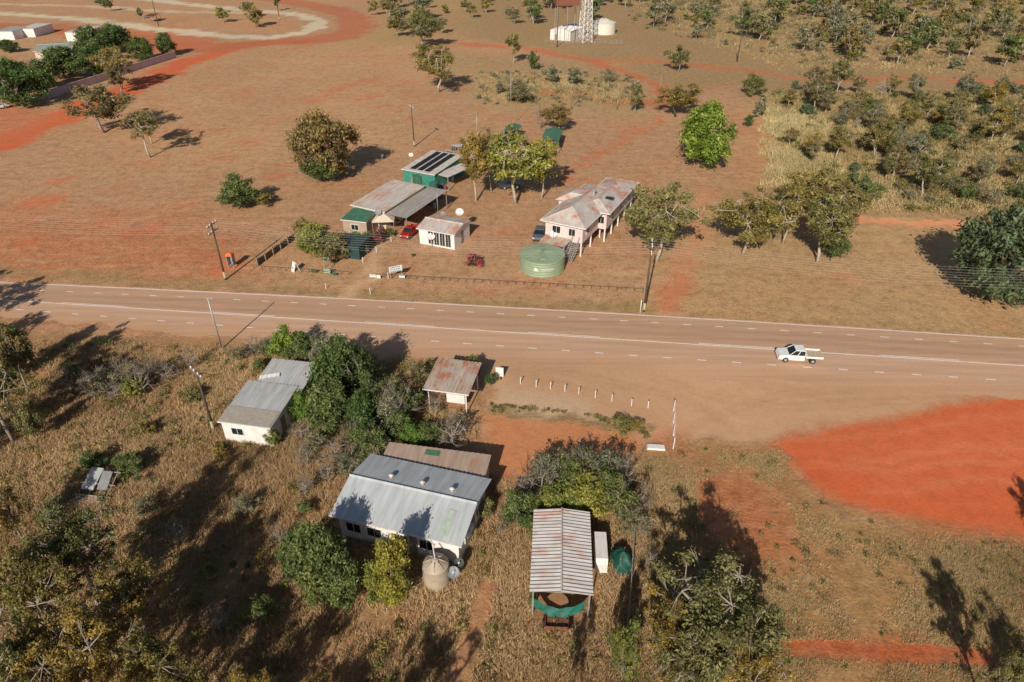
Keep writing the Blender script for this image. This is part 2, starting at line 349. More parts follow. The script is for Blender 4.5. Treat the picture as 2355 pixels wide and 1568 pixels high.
c=ramp(nt,noise(nt,v,3,6,.7),[(.3,(.6,.5,.42)),(.5,(.86,.82,.78))]); nt.links.new(c,b.inputs['Base Color']); paintm=m
def marking(name,f,w,dash=None,x0=-250,x1=250,z=.02):
    mb=MB(); x=x0
    while x<x1:
        L=dash[0] if dash else 2.0
        ya,yb=float(f(x)),float(f(x+L)); mb.add([(x,ya-w/2,z),(x+L,yb-w/2,z),(x+L,yb+w/2,z),(x,ya+w/2,z)],[(0,1,2,3)]); x+=(dash[1] if dash else L)
    return struct(name,mb.mesh(name),paintm)
marking('edge_line_marking',f_edge,.13); marking('centre_line_marking',f_cen,.13)
marking('lane_dash_marking',f_up,.12,(1.,4.)); marking('shoulder_dash_marking',f_low,.13,(1.,4.),-250,66)
marking('centre_broken_line_marking',lambda x:f_cen(x)+.3,.1,(9.,21.),-250,250)
# ---------------------------------------------------------------- trees
def tree_mesh(name,seed,Ht,R,base,ncl,rc,nleaf,leaf,flat=.75,r0=.2,dead=False,shell=.5,limbs=6,irr=.35,twigs=2):
    r=np.random.default_rng(seed); rn=random.Random(seed)
    zb=Ht*base; RZ=(Ht-zb)/2; ZC=zb+RZ
    d=r.normal(size=(ncl,3)); d/=np.linalg.norm(d,axis=1)[:,None]
    rad=(shell+(1-shell)*r.random(ncl)**.6)*(1-irr+irr*1.4*r.random(ncl)); rad*=.9
    ang=np.arctan2(d[:,1],d[:,0]); rr=R*(1+.25*np.sin(ang*2+seed)+.2*np.sin(ang*3+seed*2))
    C=np.stack([d[:,0]*rr*rad,d[:,1]*rr*rad,ZC+d[:,2]*RZ*rad],1)
    C[:,:2]*=(1-.25*np.clip((C[:,2]-ZC)/RZ,0,1))[:,None]
    C[:,2]=np.maximum(C[:,2],zb*.8+.15)
    crc=rc*(.55+.9*r.random(ncl))
    mb=MB(); lean=Vector((rn.uniform(-.1,.1)*Ht,rn.uniform(-.1,.1)*Ht,0))
    fork=Vector((lean.x*.5,lean.y*.5,max(zb*1.0,.1*Ht))); top=Vector((lean.x*.8,lean.y*.8,ZC+RZ*.3))
    mb.tube([(0,0,-.15),fork*.5+Vector((rn.uniform(-.15,.15),rn.uniform(-.15,.15),0)),fork,fork.lerp(top,.6),top],[r0*1.3,r0,r0*.85,r0*.5,r0*.2],7)
    nodes=[]
    for i in range(limbs):
        a=2*math.pi*i/limbs+rn.uniform(-.4,.4); st=fork.lerp(top,rn.uniform(0,.6)); q=Vector((math.cos(a)*R*.5,math.sin(a)*R*.5,ZC+RZ*rn.uniform(-.4,.35)))
        midp=st.lerp(q,.5)+Vector((rn.uniform(-.1,.1)*R,rn.uniform(-.1,.1)*R,-.05*R)); mb.tube([st,midp,q],[r0*.6,r0*.45,r0*.3],5,False); nodes.append(q)
    nodes.append(top)
    for cpt in C:
        cpt=Vector(cpt); q=min(nodes,key=lambda s:(s-cpt).length); mm=q.lerp(cpt,.5)+Vector((rn.uniform(-.08,.08)*R,rn.uniform(-.08,.08)*R,0))
        mb.tube([q,mm,cpt],[r0*.28,r0*.18,r0*.08],4,False)
        for k in range(6 if dead else twigs):
            e=cpt+Vector((rn.uniform(-1,1),rn.uniform(-1,1),rn.uniform(-.5,1)))*rc*.9; mb.tube([mm,cpt.lerp(e,.5),e],[r0*.12,r0*.08,r0*.03],3,False)
    tm=mb.mesh(name+'_trunk',True); tm.materials.append(BARK['grey'])
    w=crc**2; w/=w.sum(); idx=r.choice(ncl,nleaf,p=w)
    dd=r.normal(size=(nleaf,3)); dd/=np.linalg.norm(dd,axis=1)[:,None]
    rl=(r.random(nleaf)**.5)*crc[idx]*(.6+.9*r.random(nleaf)**1.5)
    P=C[idx]+dd*rl[:,None]*np.array([1,1,flat]); P[:,2]=np.maximum(P[:,2],.08)
    nrm=dd*.9+r.normal(size=(nleaf,3))*.6+np.array([0,0,.35]); nrm/=np.linalg.norm(nrm,axis=1)[:,None]
    a=r.normal(size=(nleaf,3)); u=np.cross(nrm,a); u/=np.linalg.norm(u,axis=1)[:,None]; v_=np.cross(nrm,u)
    s=(leaf*(.5+1.*r.random(nleaf)))[:,None]; q=.32
    V=np.stack([P-u*s,P+v_*s*q*1.3,P+u*s,P-v_*s*q*1.3],1).reshape(-1,3)
    ct=r.random(ncl); tone=np.clip(.55*ct[idx]+.35*r.random(nleaf)+.12*dd[:,2]+.08,0,1)
    cm=bigmesh(name+'_crown',V,np.arange(nleaf*4).reshape(-1,4),{'tone':('FLOAT',np.repeat(tone,4))}); cm.materials.append(LM['olive'])
    return dict(H=Ht,R=R*1.02+rc*.4,trunk=tm,crown=None if dead else cm)
V={}
for i in range(3):
    V['euc%d'%i]=tree_mesh('eucalyptus',20+i,10,4.2,.25,60,.85,7200,.19,.7,.18,limbs=7,shell=.35)
    V['far%d'%i]=tree_mesh('woodland',40+i,8,3.2,.15,28,.8,1500,.32,.75,.15,limbs=5,shell=.35,irr=.5)
    V['shr%d'%i]=tree_mesh('shrub',60+i,3.5,2.0,.02,26,.55,2100,.17,.8,.06,limbs=5,shell=.3,irr=.5)
    V['fsh%d'%i]=tree_mesh('scrub',80+i,3.5,2.0,.02,18,.6,750,.28,.8,.06,limbs=4,shell=.3,irr=.55)
    V['dead%d'%i]=tree_mesh('bare',90+i,4,2.0,.05,40,.8,100,.2,.8,.11,dead=True,limbs=9,shell=.3)
    V['tall%d'%i]=tree_mesh('tallshrub',120+i,6,2.8,.0,64,.68,8000,.15,.8,.11,limbs=8,shell=.3,irr=.55,twigs=3)
    V['wiry%d'%i]=tree_mesh('wiryshrub',140+i,5,2.6,.0,60,.6,2600,.13,.8,.12,limbs=9,shell=.3,irr=.5,twigs=5)
for i in range(2):
    V['rnd%d'%i]=tree_mesh('roundtree',100+i,9,4.3,.02,85,1.0,14500,.21,.8,.22,shell=.5,irr=.3)
    V['big%d'%i]=tree_mesh('bigtree',110+i,12,5.5,.22,115,.72,15500,.135,.62,.26,limbs=11,shell=.25,irr=.45,twigs=3)
    V['thin%d'%i]=tree_mesh('thintree',130+i,12,5.5,.35,55,.7,4200,.18,.65,.22,limbs=8,shell=.3,twigs=3)
LAB={'olive':'olive green','brown':'brownish olive','bright':'bright green','dark':'dark green','mid':'mid green','blue':'blue-green','grey':'grey-green','yellow':'yellow-olive','lime':'yellow-green','pink':'pink flowering'}
def put(xy,h,rad,var,lm,bark='grey',name=None,label=None,cat=None,group=None,yaw=None):
    d=V[var]
    if name is None:
        k=var[:3]
        if k in('euc','far','big','thi'): name,cat0,l0='eucalyptus_tree','tree','eucalyptus tree with open crown'
        elif k=='rnd': name,cat0,l0='shade_tree','tree','shade tree with dense rounded crown'
        elif k=='dea': name,cat0,l0='bare_shrub','shrub','leafless grey shrub with tangled thin branches'
        elif k=='wir': name,cat0,l0='shrub','shrub','wiry shrub with sparse leaves'
        else: name,cat0,l0='shrub','shrub','bushy shrub with leafy branches'
        if label is None: label=(LAB[lm]+' '+l0 if k!='dea' else l0)+(' on dry grassland' if k!='dea' else '')
        cat=cat or cat0
    if group is None: group={'shrub':'scattered shrubs','bare_shrub':'bare shrubs'}.get(name,'scattered trees' if 'tree' in name else None)
    e=thing(name,label,cat,xy,random.uniform(0,6.28) if yaw is None else yaw,group); s=rad/d['R']; e.scale=(s,s,h/d['H'])
    t=part('trunk',d['trunk'],e); t.material_slots[0].link='OBJECT'; t.material_slots[0].material=BARK[bark]
    if d['crown'] is not None:
        c=part('crown',d['crown'],e); c.material_slots[0].link='OBJECT'; c.material_slots[0].material=LM[lm]
    return e
def T(bx,by,ty,w,var,lm,bark='grey',**k):
    h=max(.6,hgt(bx,by,ty)*.98); r=mwid(bx,by,w,h*.6)/2; x,y=G(bx,by)
    if by>700:
        if by>1000: h*=.86
        x=(bx-1177.5)*(y*CP+(HC-h*.6)*SP)/F
    return put((x,y),h,r,var,lm,bark,**k)
T(752,412,240,155,'rnd0','brown','dark'); T(745,415,345,120,'tall0','mid')
T(550,480,392,115,'tall0','mid'); T(565,478,420,80,'tall1','mid'); T(605,475,440,60,'shr2','yellow')
T(240,305,185,180,'euc0','brown'); T(345,362,240,120,'thin1','olive','pale'); T(350,330,250,80,'euc2','olive','pale')
T(1008,212,95,135,'euc2','yellow','pale'); T(975,110,25,100,'euc0','olive'); T(915,85,20,60,'far0','yellow')
T(1186,468,280,190,'euc1','lime','pale'); T(1095,462,290,120,'euc2','yellow','pale'); T(1245,455,300,100,'euc0','lime','pale'); T(1130,440,290,90,'euc1','yellow','pale')
T(1612,385,218,150,'rnd1','bright','dark',name='mango_tree',label='dense bright green mango tree on bare ground',cat='tree')
T(1553,268,188,125,'euc2','yellow','dark'); T(1508,602,406,195,'euc0','olive','pale')
T(1708,585,430,185,'euc1','yellow','pale'); T(1880,603,435,170,'euc2','olive','pale'); T(1860,500,385,190,'euc0','yellow','dark'); T(1930,520,410,130,'euc1','olive'); T(1800,560,430,130,'euc2','yellow','pale'); T(1960,490,390,110,'euc0','mid'); T(1910,600,490,90,'tall0','mid')
T(2272,690,458,250,'rnd0','blue','dark',name='shade_tree',label='large blue-green shade tree with wide round crown',cat='tree')
T(1730,222,165,62,'tall1','mid'); T(1195,236,176,80,'tall0','grey'); T(1270,192,148,45,'fsh0','grey'); T(1320,198,150,50,'far1','grey'); T(1280,302,232,88,'euc1','brown','dark')
T(1180,145,62,48,'far2','olive','pale'); T(1560,165,95,60,'far0','olive'); T(1745,270,220,45,'fsh1','grey'); T(1720,290,262,30,'shr0','dark')
T(735,592,498,115,'tall0','lime'); T(775,598,530,95,'tall1','olive'); T(700,560,500,60,'tall2','yellow'); T(715,580,520,80,'tall1','lime')
T(1460,260,180,40,'far1','olive'); T(1240,300,225,30,'dead0','grey'); T(1225,160,115,40,'fsh2','mid'); T(1150,215,180,40,'wiry0','grey'); T(1400,190,150,40,'wiry1','grey')
for q in [(55,245,125,150,'rnd0','dark'),(150,180,100,110,'rnd1','dark'),(225,175,95,110,'rnd0','dark'),(280,205,95,110,'euc0','olive'),(385,128,70,62,'rnd1','mid'),(215,125,52,90,'rnd1','mid'),(270,120,50,90,'rnd0','dark'),(330,140,80,80,'rnd0','dark'),(20,120,88,55,'rnd1','dark'),(-20,200,110,100,'rnd0','dark'),(110,200,130,80,'rnd1','mid'),
          (515,52,12,42,'far0','lime'),(590,62,8,60,'far1','yellow'),(575,40,-5,40,'far2','olive'),(255,25,-8,30,'far0','mid'),(325,43,14,22,'far1','mid'),(640,25,-15,20,'far2','dark'),(280,215,150,60,'euc2','brown'),(860,35,-5,35,'far1','yellow'),(235,15,-5,40,'far2','mid')]:
    T(*q)
FG=[(650,825,745,105,'tall0','bright'),(705,850,765,100,'tall1','mid'),(785,930,768,140,'rnd0','dark'),(745,890,772,115,'euc2','grey'),(810,890,800,130,'tall2','mid'),(755,990,870,150,'rnd1','mid'),(695,960,890,95,'tall0','bright'),(860,965,850,120,'wiry1','mid'),(905,985,880,120,'dead1','grey'),(890,990,900,120,'wiry2','grey'),(930,970,880,90,'wiry0','mid'),(800,1010,940,90,'dead0','grey'),(845,1055,960,110,'tall1','mid'),(945,1032,970,90,'tall0','bright'),(1040,1030,940,130,'dead2','grey'),(985,1020,965,80,'tall1','mid'),(1000,955,905,70,'dead1','grey'),(920,1010,920,90,'tall0','mid'),(830,1000,900,100,'rnd0','dark'),(610,820,775,70,'wiry2','grey'),(1050,1000,950,80,'wiry0','grey'),
 (770,1060,1000,120,'dead2','grey'),(700,1070,1020,90,'dead0','grey'),(720,1040,980,90,'wiry2','grey'),(625,1025,970,45,'tall0','lime'),(575,815,770,80,'dead2','grey'),(540,830,790,60,'wiry0','grey'),(760,860,785,100,'tall2','grey'),(800,1085,1020,90,'wiry1','grey'),(860,1060,990,80,'wiry0','grey'),(750,1110,1050,80,'dead1','grey'),
 (720,1365,1165,165,'rnd1','mid'),(690,1320,1195,110,'rnd0','dark'),(785,1400,1280,120,'tall2','mid'),(735,1390,1260,120,'tall0','mid'),(900,1382,1190,125,'rnd1','lime'),(870,1385,1280,100,'tall2','lime'),
 (1200,1205,1105,120,'tall0','mid'),(1240,1150,1050,140,'dead0','grey'),(1260,1120,1025,130,'wiry2','grey'),(1320,1100,1015,140,'wiry0','mid'),(1390,1120,1010,150,'wiry1','grey'),(1350,1185,1090,150,'tall2','lime'),(1285,1195,1110,130,'tall1','lime'),(1430,1195,1080,110,'wiry0','mid'),(1440,1130,1030,100,'dead1','grey'),(1205,1160,1070,110,'dead1','grey'),(1400,1165,1070,120,'tall2','mid'),(1465,1230,1150,80,'wiry1','grey'),(1230,1240,1180,50,'shr0','mid'),(1228,1390,1350,30,'shr1','mid'),(1320,1150,1060,130,'tall1','mid'),(1180,1190,1130,80,'wiry2','grey'),(1340,1110,1010,120,'dead2','grey'),(1480,1180,1090,80,'dead0','grey'),
 (1085,860,815,60,'shr0','mid'),(1128,890,855,35,'shr1','dark'),(990,850,825,40,'shr2','olive'),(1430,985,962,80,'shr1','olive'),(1465,985,965,50,'shr0','yellow'),(960,880,820,60,'wiry1','olive'),
 (230,900,835,90,'dead0','grey'),(320,905,830,110,'dead1','grey'),(380,880,825,80,'dead2','grey'),(270,870,820,80,'dead2','grey'),(300,910,870,80,'shr0','lime'),(430,850,790,60,'dead0','grey'),(170,880,830,60,'shr1','olive'),(440,920,890,60,'shr2','olive'),(200,920,850,90,'dead1','grey'),(350,870,810,80,'dead0','grey'),(690,1010,960,90,'dead2','grey'),(150,900,840,100,'dead2','grey'),(260,920,870,90,'dead2','grey'),(300,890,820,90,'wiry1','grey'),(220,910,850,80,'wiry0','grey'),
 (290,1095,1040,90,'tall1','mid'),(210,1080,1035,80,'tall2','dark'),(20,905,735,110,'euc1','brown'),(20,860,740,90,'rnd0','dark'),(-10,960,800,110,'euc2','dark'),(60,1010,900,70,'tall0','olive'),
 (595,850,822,40,'shr2','mid'),(500,1050,1020,50,'shr1','yellow'),(330,1000,970,60,'shr2','yellow'),(700,1180,1150,50,'shr1','mid'),(1500,1310,1240,60,'dead1','grey'),(1480,1240,1180,40,'dead0','grey'),(640,1250,1190,70,'dead0','grey'),(700,1140,1080,90,'dead1','grey'),(600,1420,1370,80,'tall1','mid'),(480,1330,1290,70,'shr0','olive'),(1120,1190,1140,60,'shr1','olive'),(1150,1230,1190,40,'dead0','grey'),(400,1250,1180,90,'dead2','grey'),(500,1450,1380,100,'dead1','grey'),(330,1180,1130,80,'wiry1','grey'),(560,1180,1130,70,'wiry2','grey')]
for q in FG: T(*q)
for q in [(150,1400,1085,260,'big0','olive'),(290,1480,1250,220,'big1','yellow'),(60,1500,1190,260,'big0','yellow'),(180,1640,1310,310,'big1','yellow'),(340,1640,1410,210,'big0','yellow'),(30,1700,1360,260,'big0','olive'),(420,1700,1500,170,'big1','yellow'),(560,1700,1500,150,'big0','yellow'),(10,1250,1080,130,'euc0','brown'),
          (1650,1560,1235,380,'big1','olive'),(1540,1540,1320,200,'big0','yellow'),(1750,1560,1320,190,'big0','olive'),(1440,1560,1390,90,'tall1','mid'),(2340,1650,1420,160,'big0','olive'),(1600,1640,1400,260,'big0','olive'),(1740,1660,1430,220,'big1','yellow'),(1300,1700,1520,90,'thin1','olive')]:
    T(*q)
for xy,h,r,v_ in [((-73,70),11,5,'euc0'),((-80,72),12,6,'big0'),((-66,62),10,4,'euc2'),((-54,44),12,4.5,'thin1'),((-50,52),11,4.5,'thin0'),((-20,12),13,5,'thin1'),((-9,13),12,4.5,'thin0'),((-14,14),11,4.,'thin1'),((-26,18),12,4.5,'thin0'),((33,17),11,2.6,'euc1'),((43,27),13,3.5,'euc2'),((-3,9),12,4,'thin1')]:
    put(xy,h,r,v_,'olive','grey')
def inpoly(P,x,y): return polyd(P,np.array([x]),np.array([y]))[0]<0
BW=[G(*q) for q in [(1780,215),(2440,215),(2440,490),(1985,485),(1900,400),(1790,330)]]
BW2=[G(*q) for q in [(1450,60),(1600,95),(1850,150),(2440,170),(2440,-40),(1420,-40)]]
BW3=[G(*q) for q in [(870,80),(1000,80),(1240,60),(1240,-40),(860,-40),(890,40)]]
BW4=[G(*q) for q in [(1420,60),(1440,-40),(1260,-40),(1260,50)]]
def scat(P,n,kinds,mind,thr=.34):
    xsP=[p[0] for p in P]; ysP=[p[1] for p in P]; pts=[]; k=0
    while len(pts)<n and k<n*80:
        k+=1; x=random.uniform(min(xsP),max(xsP)); y=random.uniform(min(ysP),max(ysP))
        if not inpoly(P,x,y): continue
        if float(fbm(np.array([x*.045]),np.array([y*.045]),55)[0])<thr: continue
        if any((x-a)**2+(y-b)**2<mind**2 for a,b in pts): continue
        pts.append((x,y))
    for x,y in pts:
        v_,lm,h,r,bk=random.choice(kinds); s=random.uniform(.6,1.4); put((x,y),h*s,r*s,v_%random.randrange(3),lm,bk)
KN=[('euc%d','olive',7.5,3.2,'pale'),('euc%d','yellow',7,3.2,'pale'),('euc%d','grey',6.5,2.9,'pale'),('tall%d','mid',3.6,2.3,'grey'),('wiry%d','grey',3.6,2.4,'grey'),('shr%d','grey',2.8,2.,'grey'),('euc%d','brown',7,3.2,'pale'),('wiry%d','olive',3,2.1,'grey'),('dead%d','grey',4,1.8,'pale'),('shr%d','blue',2.6,1.9,'grey')]
KF=[('far%d','olive',9.5,4.4,'pale'),('far%d','yellow',8.5,4.,'pale'),('far%d','grey',8,4.,'pale'),('far%d','grey',9,4.2,'grey'),('fsh%d','mid',4,3.2,'grey'),('fsh%d','grey',3.6,3.,'grey'),('far%d','mid',8.5,4.,'pale'),('fsh%d','olive',3.6,3.,'grey'),('far%d','brown',8.5,3.8,'pale')]
scat(BW,125,KN,2.2); scat(BW2,270,KF,3.6,.3); scat(BW3,60,KF,3.6,.3); scat(BW4,26,KF,3.6,.3)
# ---------------------------------------------------------------- grass
def grass(name,polys,excl,n,h,w,blades,label,cols,seed,cut=.56):
    r=np.random.default_rng(seed); pts=[]
    for P,k in zip(polys,n):
        P=np.array(P); X=r.uniform(P[:,0].min(),P[:,0].max(),k*4); Y=r.uniform(P[:,1].min(),P[:,1].max(),k*4)
        Xw,Yw=warpf(X,Y); dd=polyd([tuple(p) for p in P],Xw,Yw)
        ok=dd<-r.random(len(X))*np.clip(Y/30,1,9); dens=fbm(X*.22,Y*.22,71); ok&=dens+r.random(len(X))*.35>cut
        for E in excl: ok&=polyd(E,X,Y)>0
        X,Y=X[ok][:k],Y[ok][:k]; pts.append(np.stack([X,Y],1))
    P=np.concatenate(pts); n_=len(P); B=blades
    base=np.repeat(P,B,0)+r.normal(size=(n_*B,2))*w*3; a=r.uniform(0,6.283,n_*B); hh=np.repeat(h*(.4+r.random(n_)),B)*(.7+.6*r.random(n_*B))
    dx,dy=np.cos(a)*w,np.sin(a)*w; lx_,ly_=r.normal(size=n_*B)*hh*.5,r.normal(size=n_*B)*hh*.5
    z=np.zeros(n_*B)
    V_=np.stack([np.stack([base[:,0]-dx,base[:,1]-dy,z],1),np.stack([base[:,0]+dx,base[:,1]+dy,z],1),np.stack([base[:,0]+lx_,base[:,1]+ly_,hh],1)],1).reshape(-1,3)
    tone=np.repeat(np.clip(fbm(P[:,0]*.12,P[:,1]*.12,99)*.8-.1+.5*r.random(n_),0,1),B*3)
    me=bigmesh(name,V_,np.arange(n_*B*3).reshape(-1,3),{'tone':('FLOAT',tone)})
    m,nt,b=newmat(name+'_blades',.85); at=N(nt,'ShaderNodeAttribute',attribute_name='tone')
    c=ramp(nt,at.outputs['Fac'],cols); nt.links.new(c,b.inputs['Base Color'])
    o=bpy.data.objects.new(name,me); me.materials.append(m); o["kind"]="stuff"; meta(o,label,"grass"); link(o)
EX=[[G(*q) for q in e] for e in ([(757,1210),(855,1060),(1130,1120),(1062,1300)],[(1215,1440),(1245,1230),(1385,1230),(1370,1440)],[(500,1010),(550,930),(650,945),(620,1010)],[(1110,1340),(1145,1340),(1075,1600),(1000,1600)],[(1110,950),(1330,950),(1480,1005),(1470,1040),(1180,1110),(1120,1080)])]
EXR=[[G(*q) for q in e] for e in ([(1680,1465),(2280,1490),(2280,1535),(1680,1508)],[(1600,1110),(1700,1080),(1820,1170),(1850,1290),(1700,1290),(1610,1200)])]
PL=[G(*q) for q in [(-300,790),(60,785),(260,785),(540,808),(700,800),(930,830),(985,890),(1100,1060),(1180,1110),(1440,1060),(1520,1060),(1560,1620),(-300,1620)]]
PR=[G(*q) for q in [(1480,1040),(1640,1030),(1790,1030),(1850,1130),(2000,1200),(2450,1270),(2600,1620),(1400,1620)]]
grass('dry_grass',[PL],EX,[90000],.38,.026,5,'golden brown dry grass covering open ground',[(0,(.17,.11,.05)),(.3,(.33,.215,.105)),(.65,(.50,.335,.17)),(1,(.68,.49,.27))],5)
grass('short_grass',[PR],EX[1:2]+EXR,[42000],.17,.022,4,'short olive brown grass on flat reddish ground',[(0,(.17,.135,.05)),(.4,(.33,.24,.11)),(1,(.53,.38,.19))],8,.64)
PB=[G(*q) for q in [(1750,210),(2450,210),(2450,490),(1985,495),(1760,430)]]; PBs=[G(*q) for q in [(1740,250),(1900,250),(1930,400),(1760,440)]]
PB2=[G(*q) for q in [(1380,-20),(1600,100),(1800,165),(2450,180),(2450,-20)]]; PB3=[G(*q) for q in [(1090,165),(1400,175),(1480,215),(1450,240),(1100,240)]]
grass('bush_grass',[PB,PB2,PB3],[],[20000,15000,2500],.75,.07,4,'dry golden brown grass beneath the bush',[(0,(.16,.125,.045)),(.4,(.31,.23,.10)),(.8,(.46,.35,.17)),(1,(.56,.44,.23))],6)
grass('straw_grass',[PBs],[],[7000],.9,.06,5,'pale yellow straw grass at edge of bush',[(0,(.30,.24,.10)),(.5,(.46,.37,.18)),(1,(.62,.52,.28))],9,.6)
def undergrowth(P,n,h,rad,leaf,per,mat,label,seed,name='undergrowth'):
    r=np.random.default_rng(seed); P=np.array(P); X=r.uniform(P[:,0].min(),P[:,0].max(),n*4); Y=r.uniform(P[:,1].min(),P[:,1].max(),n*4)
    ok=(polyd([tuple(p) for p in P],X,Y)<0)&(fbm(X*.1,Y*.1,23)+.3*r.random(len(X))>.58)
    for E in EX: ok&=polyd(E,X,Y)>0
    X,Y=X[ok][:n],Y[ok][:n]; n=len(X); s=.4+1.1*r.random(n)**1.5
    idx=np.repeat(np.arange(n),per); M=len(idx); dd=r.normal(size=(M,3)); dd/=np.linalg.norm(dd,axis=1)[:,None]
    q=(r.random(M)**.5*s[idx])[:,None]; Pp=np.stack([X[idx],Y[idx],h*.4*s[idx]],1)+dd*q*np.array([rad,rad,h*.6]); Pp[:,2]=np.maximum(Pp[:,2],.03)
    nr=r.normal(size=(M,3)); u=np.cross(nr,r.normal(size=(M,3))); u/=np.linalg.norm(u,axis=1)[:,None]; w=np.cross(u,nr); w/=np.linalg.norm(w,axis=1)[:,None]
    sz=(leaf*(.5+r.random(M)))[:,None]; V_=np.stack([Pp-u*sz,Pp+w*sz*.4,Pp+u*sz,Pp-w*sz*.4],1).reshape(-1,3)
    me=bigmesh(name,V_,np.arange(M*4).reshape(-1,4),{'tone':('FLOAT',np.repeat(np.clip(r.random(n)[idx]*.6+.4*r.random(M),0,1),4))})
    o=bpy.data.objects.new(name,me); me.materials.append(mat); o["kind"]="stuff"; meta(o,label,"undergrowth"); link(o)
undergrowth(BW,520,1.1,1.1,.2,80,LM['olive'],'low olive undergrowth between the bush trees',1)
undergrowth(BW2,1300,1.7,1.9,.32,50,LM['grey'],'low grey-green undergrowth between woodland trees',2)
undergrowth(PL,420,.7,.6,.11,90,LM['yellow'],'low olive weeds growing in the dry grass',3)
undergrowth(PL,160,.9,.6,.10,100,LM['mid'],'low green weeds growing in the dry grass',13)
undergrowth([G(*q) for q in [(1085,165),(1440,165),(1500,235),(1100,240)]],150,.9,1.1,.2,60,LM['grey'],'low grey-green weeds around old yard posts',4)
undergrowth([G(*q) for q in [(1130,925),(1400,960),(1500,980),(1490,1010),(1330,975),(1130,955)]],110,.35,.35,.08,60,LM['olive'],'low weeds along the forecourt edge',5)
undergrowth(PR,150,.3,.4,.08,50,LM['olive'],'sparse low weeds on short grass',6)
# ---------------------------------------------------------------- buildings
def frame(a,b,c,z):
    A,B,C=[np.array(G(*q,z)) for q in (a,b,c)]; u=B-A; L=np.linalg.norm(u); an=math.atan2(u[1],u[0]); w=np.array([-math.sin(an),math.cos(an)]); W=float(np.dot(C-A,w))
    return tuple(A),an,float(L),W
def roofmesh(L,W,ze,zr,ridge,rib=.3,amp=.03):
    mb=MB()
    if ridge=='x':
        mb.sheet((0,0,ze),(L,0,ze),(0,W/2,zr),(L,W/2,zr),L/rib,amp); mb.sheet((L,W,ze),(0,W,ze),(L,W/2,zr),(0,W/2,zr),L/rib,amp)
        mb.tube([(0,W/2,zr+.03),(L,W/2,zr+.03)],.1,6)
    elif ridge=='y':
        mb.sheet((0,W,ze),(0,0,ze),(L/2,W,zr),(L/2,0,zr),W/rib,amp); mb.sheet((L,0,ze),(L,W,ze),(L/2,0,zr),(L/2,W,zr),W/rib,amp)
        mb.tube([(L/2,0,zr+.03),(L/2,W,zr+.03)],.08,6)
    elif ridge=='mono': mb.sheet((0,0,ze),(L,0,ze),(0,W,zr),(L,W,zr),L/rib,amp)
    elif ridge=='hip':
        h=min(L,W)/2
        if W>=L: r0,r1=(L/2,h,zr),(L/2,W-h,zr); mb.add([(0,0,ze),(L,0,ze),(L,W,ze),(0,W,ze),r0,r1],[(0,1,4),(1,2,5,4),(2,3,5),(3,0,4,5)])
        else: r0,r1=(h,W/2,zr),(L-h,W/2,zr); mb.add([(0,0,ze),(L,0,ze),(L,W,ze),(0,W,ze),r0,r1],[(0,1,5,4),(1,2,5),(2,3,4,5),(3,0,4)])
        mb.tube([r0,r1],.09,6)
        for c_,r_ in (((0,0,ze),r0),((L,W,ze),r1)): mb.tube([c_,r_],.07,5)
        mb.tube([(L,0,ze),r0 if W>=L else r1],.07,5); mb.tube([(0,W,ze),r1 if W>=L else r0],.07,5)
    elif ridge=='arch':
        n=8; pts=[(L*i/n,ze+(zr-ze)*math.sin(math.pi*i/n)) for i in range(n+1)]
        for i in range(n): mb.add([(pts[i][0],0,pts[i][1]),(pts[i+1][0],0,pts[i+1][1]),(pts[i+1][0],W,pts[i+1][1]),(pts[i][0],W,pts[i][1])],[(0,1,2,3)])
    return mb.mesh('roof')
def window(par,x,y,z,w,h,side='f',mat=None,name='window'):
    g=MB(); fr=MB(); t=.06
    if side=='f':
        g.box(x-w/2,x+w/2,y-.03,y-.005,z-h/2,z+h/2)
        for a in ((x-w/2-t,x-w/2),(x+w/2,x+w/2+t),(x-.02,x+.02)): fr.box(a[0],a[1],y-.07,y-.002,z-h/2,z+h/2)
        for a in ((z-h/2-t,z-h/2),(z+h/2,z+h/2+t)): fr.box(x-w/2-t,x+w/2+t,y-.07,y-.002,a[0],a[1])
    else:
        s=1 if side=='r' else -1; x0,x1=sorted((x+s*.005,x+s*.03)); f0,f1=sorted((x+s*.002,x+s*.07))
        g.box(x0,x1,y-w/2,y+w/2,z-h/2,z+h/2)
        for a in ((y-w/2-t,y-w/2),(y+w/2,y+w/2+t),(y-.02,y+.02)): fr.box(f0,f1,a[0],a[1],z-h/2,z+h/2)
        for a in ((z-h/2-t,z-h/2),(z+h/2,z+h/2+t)): fr.box(f0,f1,y-w/2-t,y+w/2+t,a[0],a[1])
    o=part(name,g.mesh('pane'),par,mat or glass); part('frame',fr.mesh('frame'),o,white); return o
def door(par,x,y,w=.85,h=2.05,side='f',mat=None,z=0.05):
    d=MB(); hd=MB()
    if side=='f': d.box(x-w/2,x+w/2,y-.04,y-.004,z,z+h); hd.box(x+w/2-.12,x+w/2-.06,y-.1,y-.04,z+1.,z+1.1)
    else: d.box(x+.004,x+.04,y-w/2,y+w/2,z,z+h); hd.box(x+.04,x+.1,y+w/2-.12,y+w/2-.06,z+1.,z+1.1)
    o=part('door',d.mesh('door'),par,mat or woodg); part('handle',hd.mesh('handle'),o,steel); return o
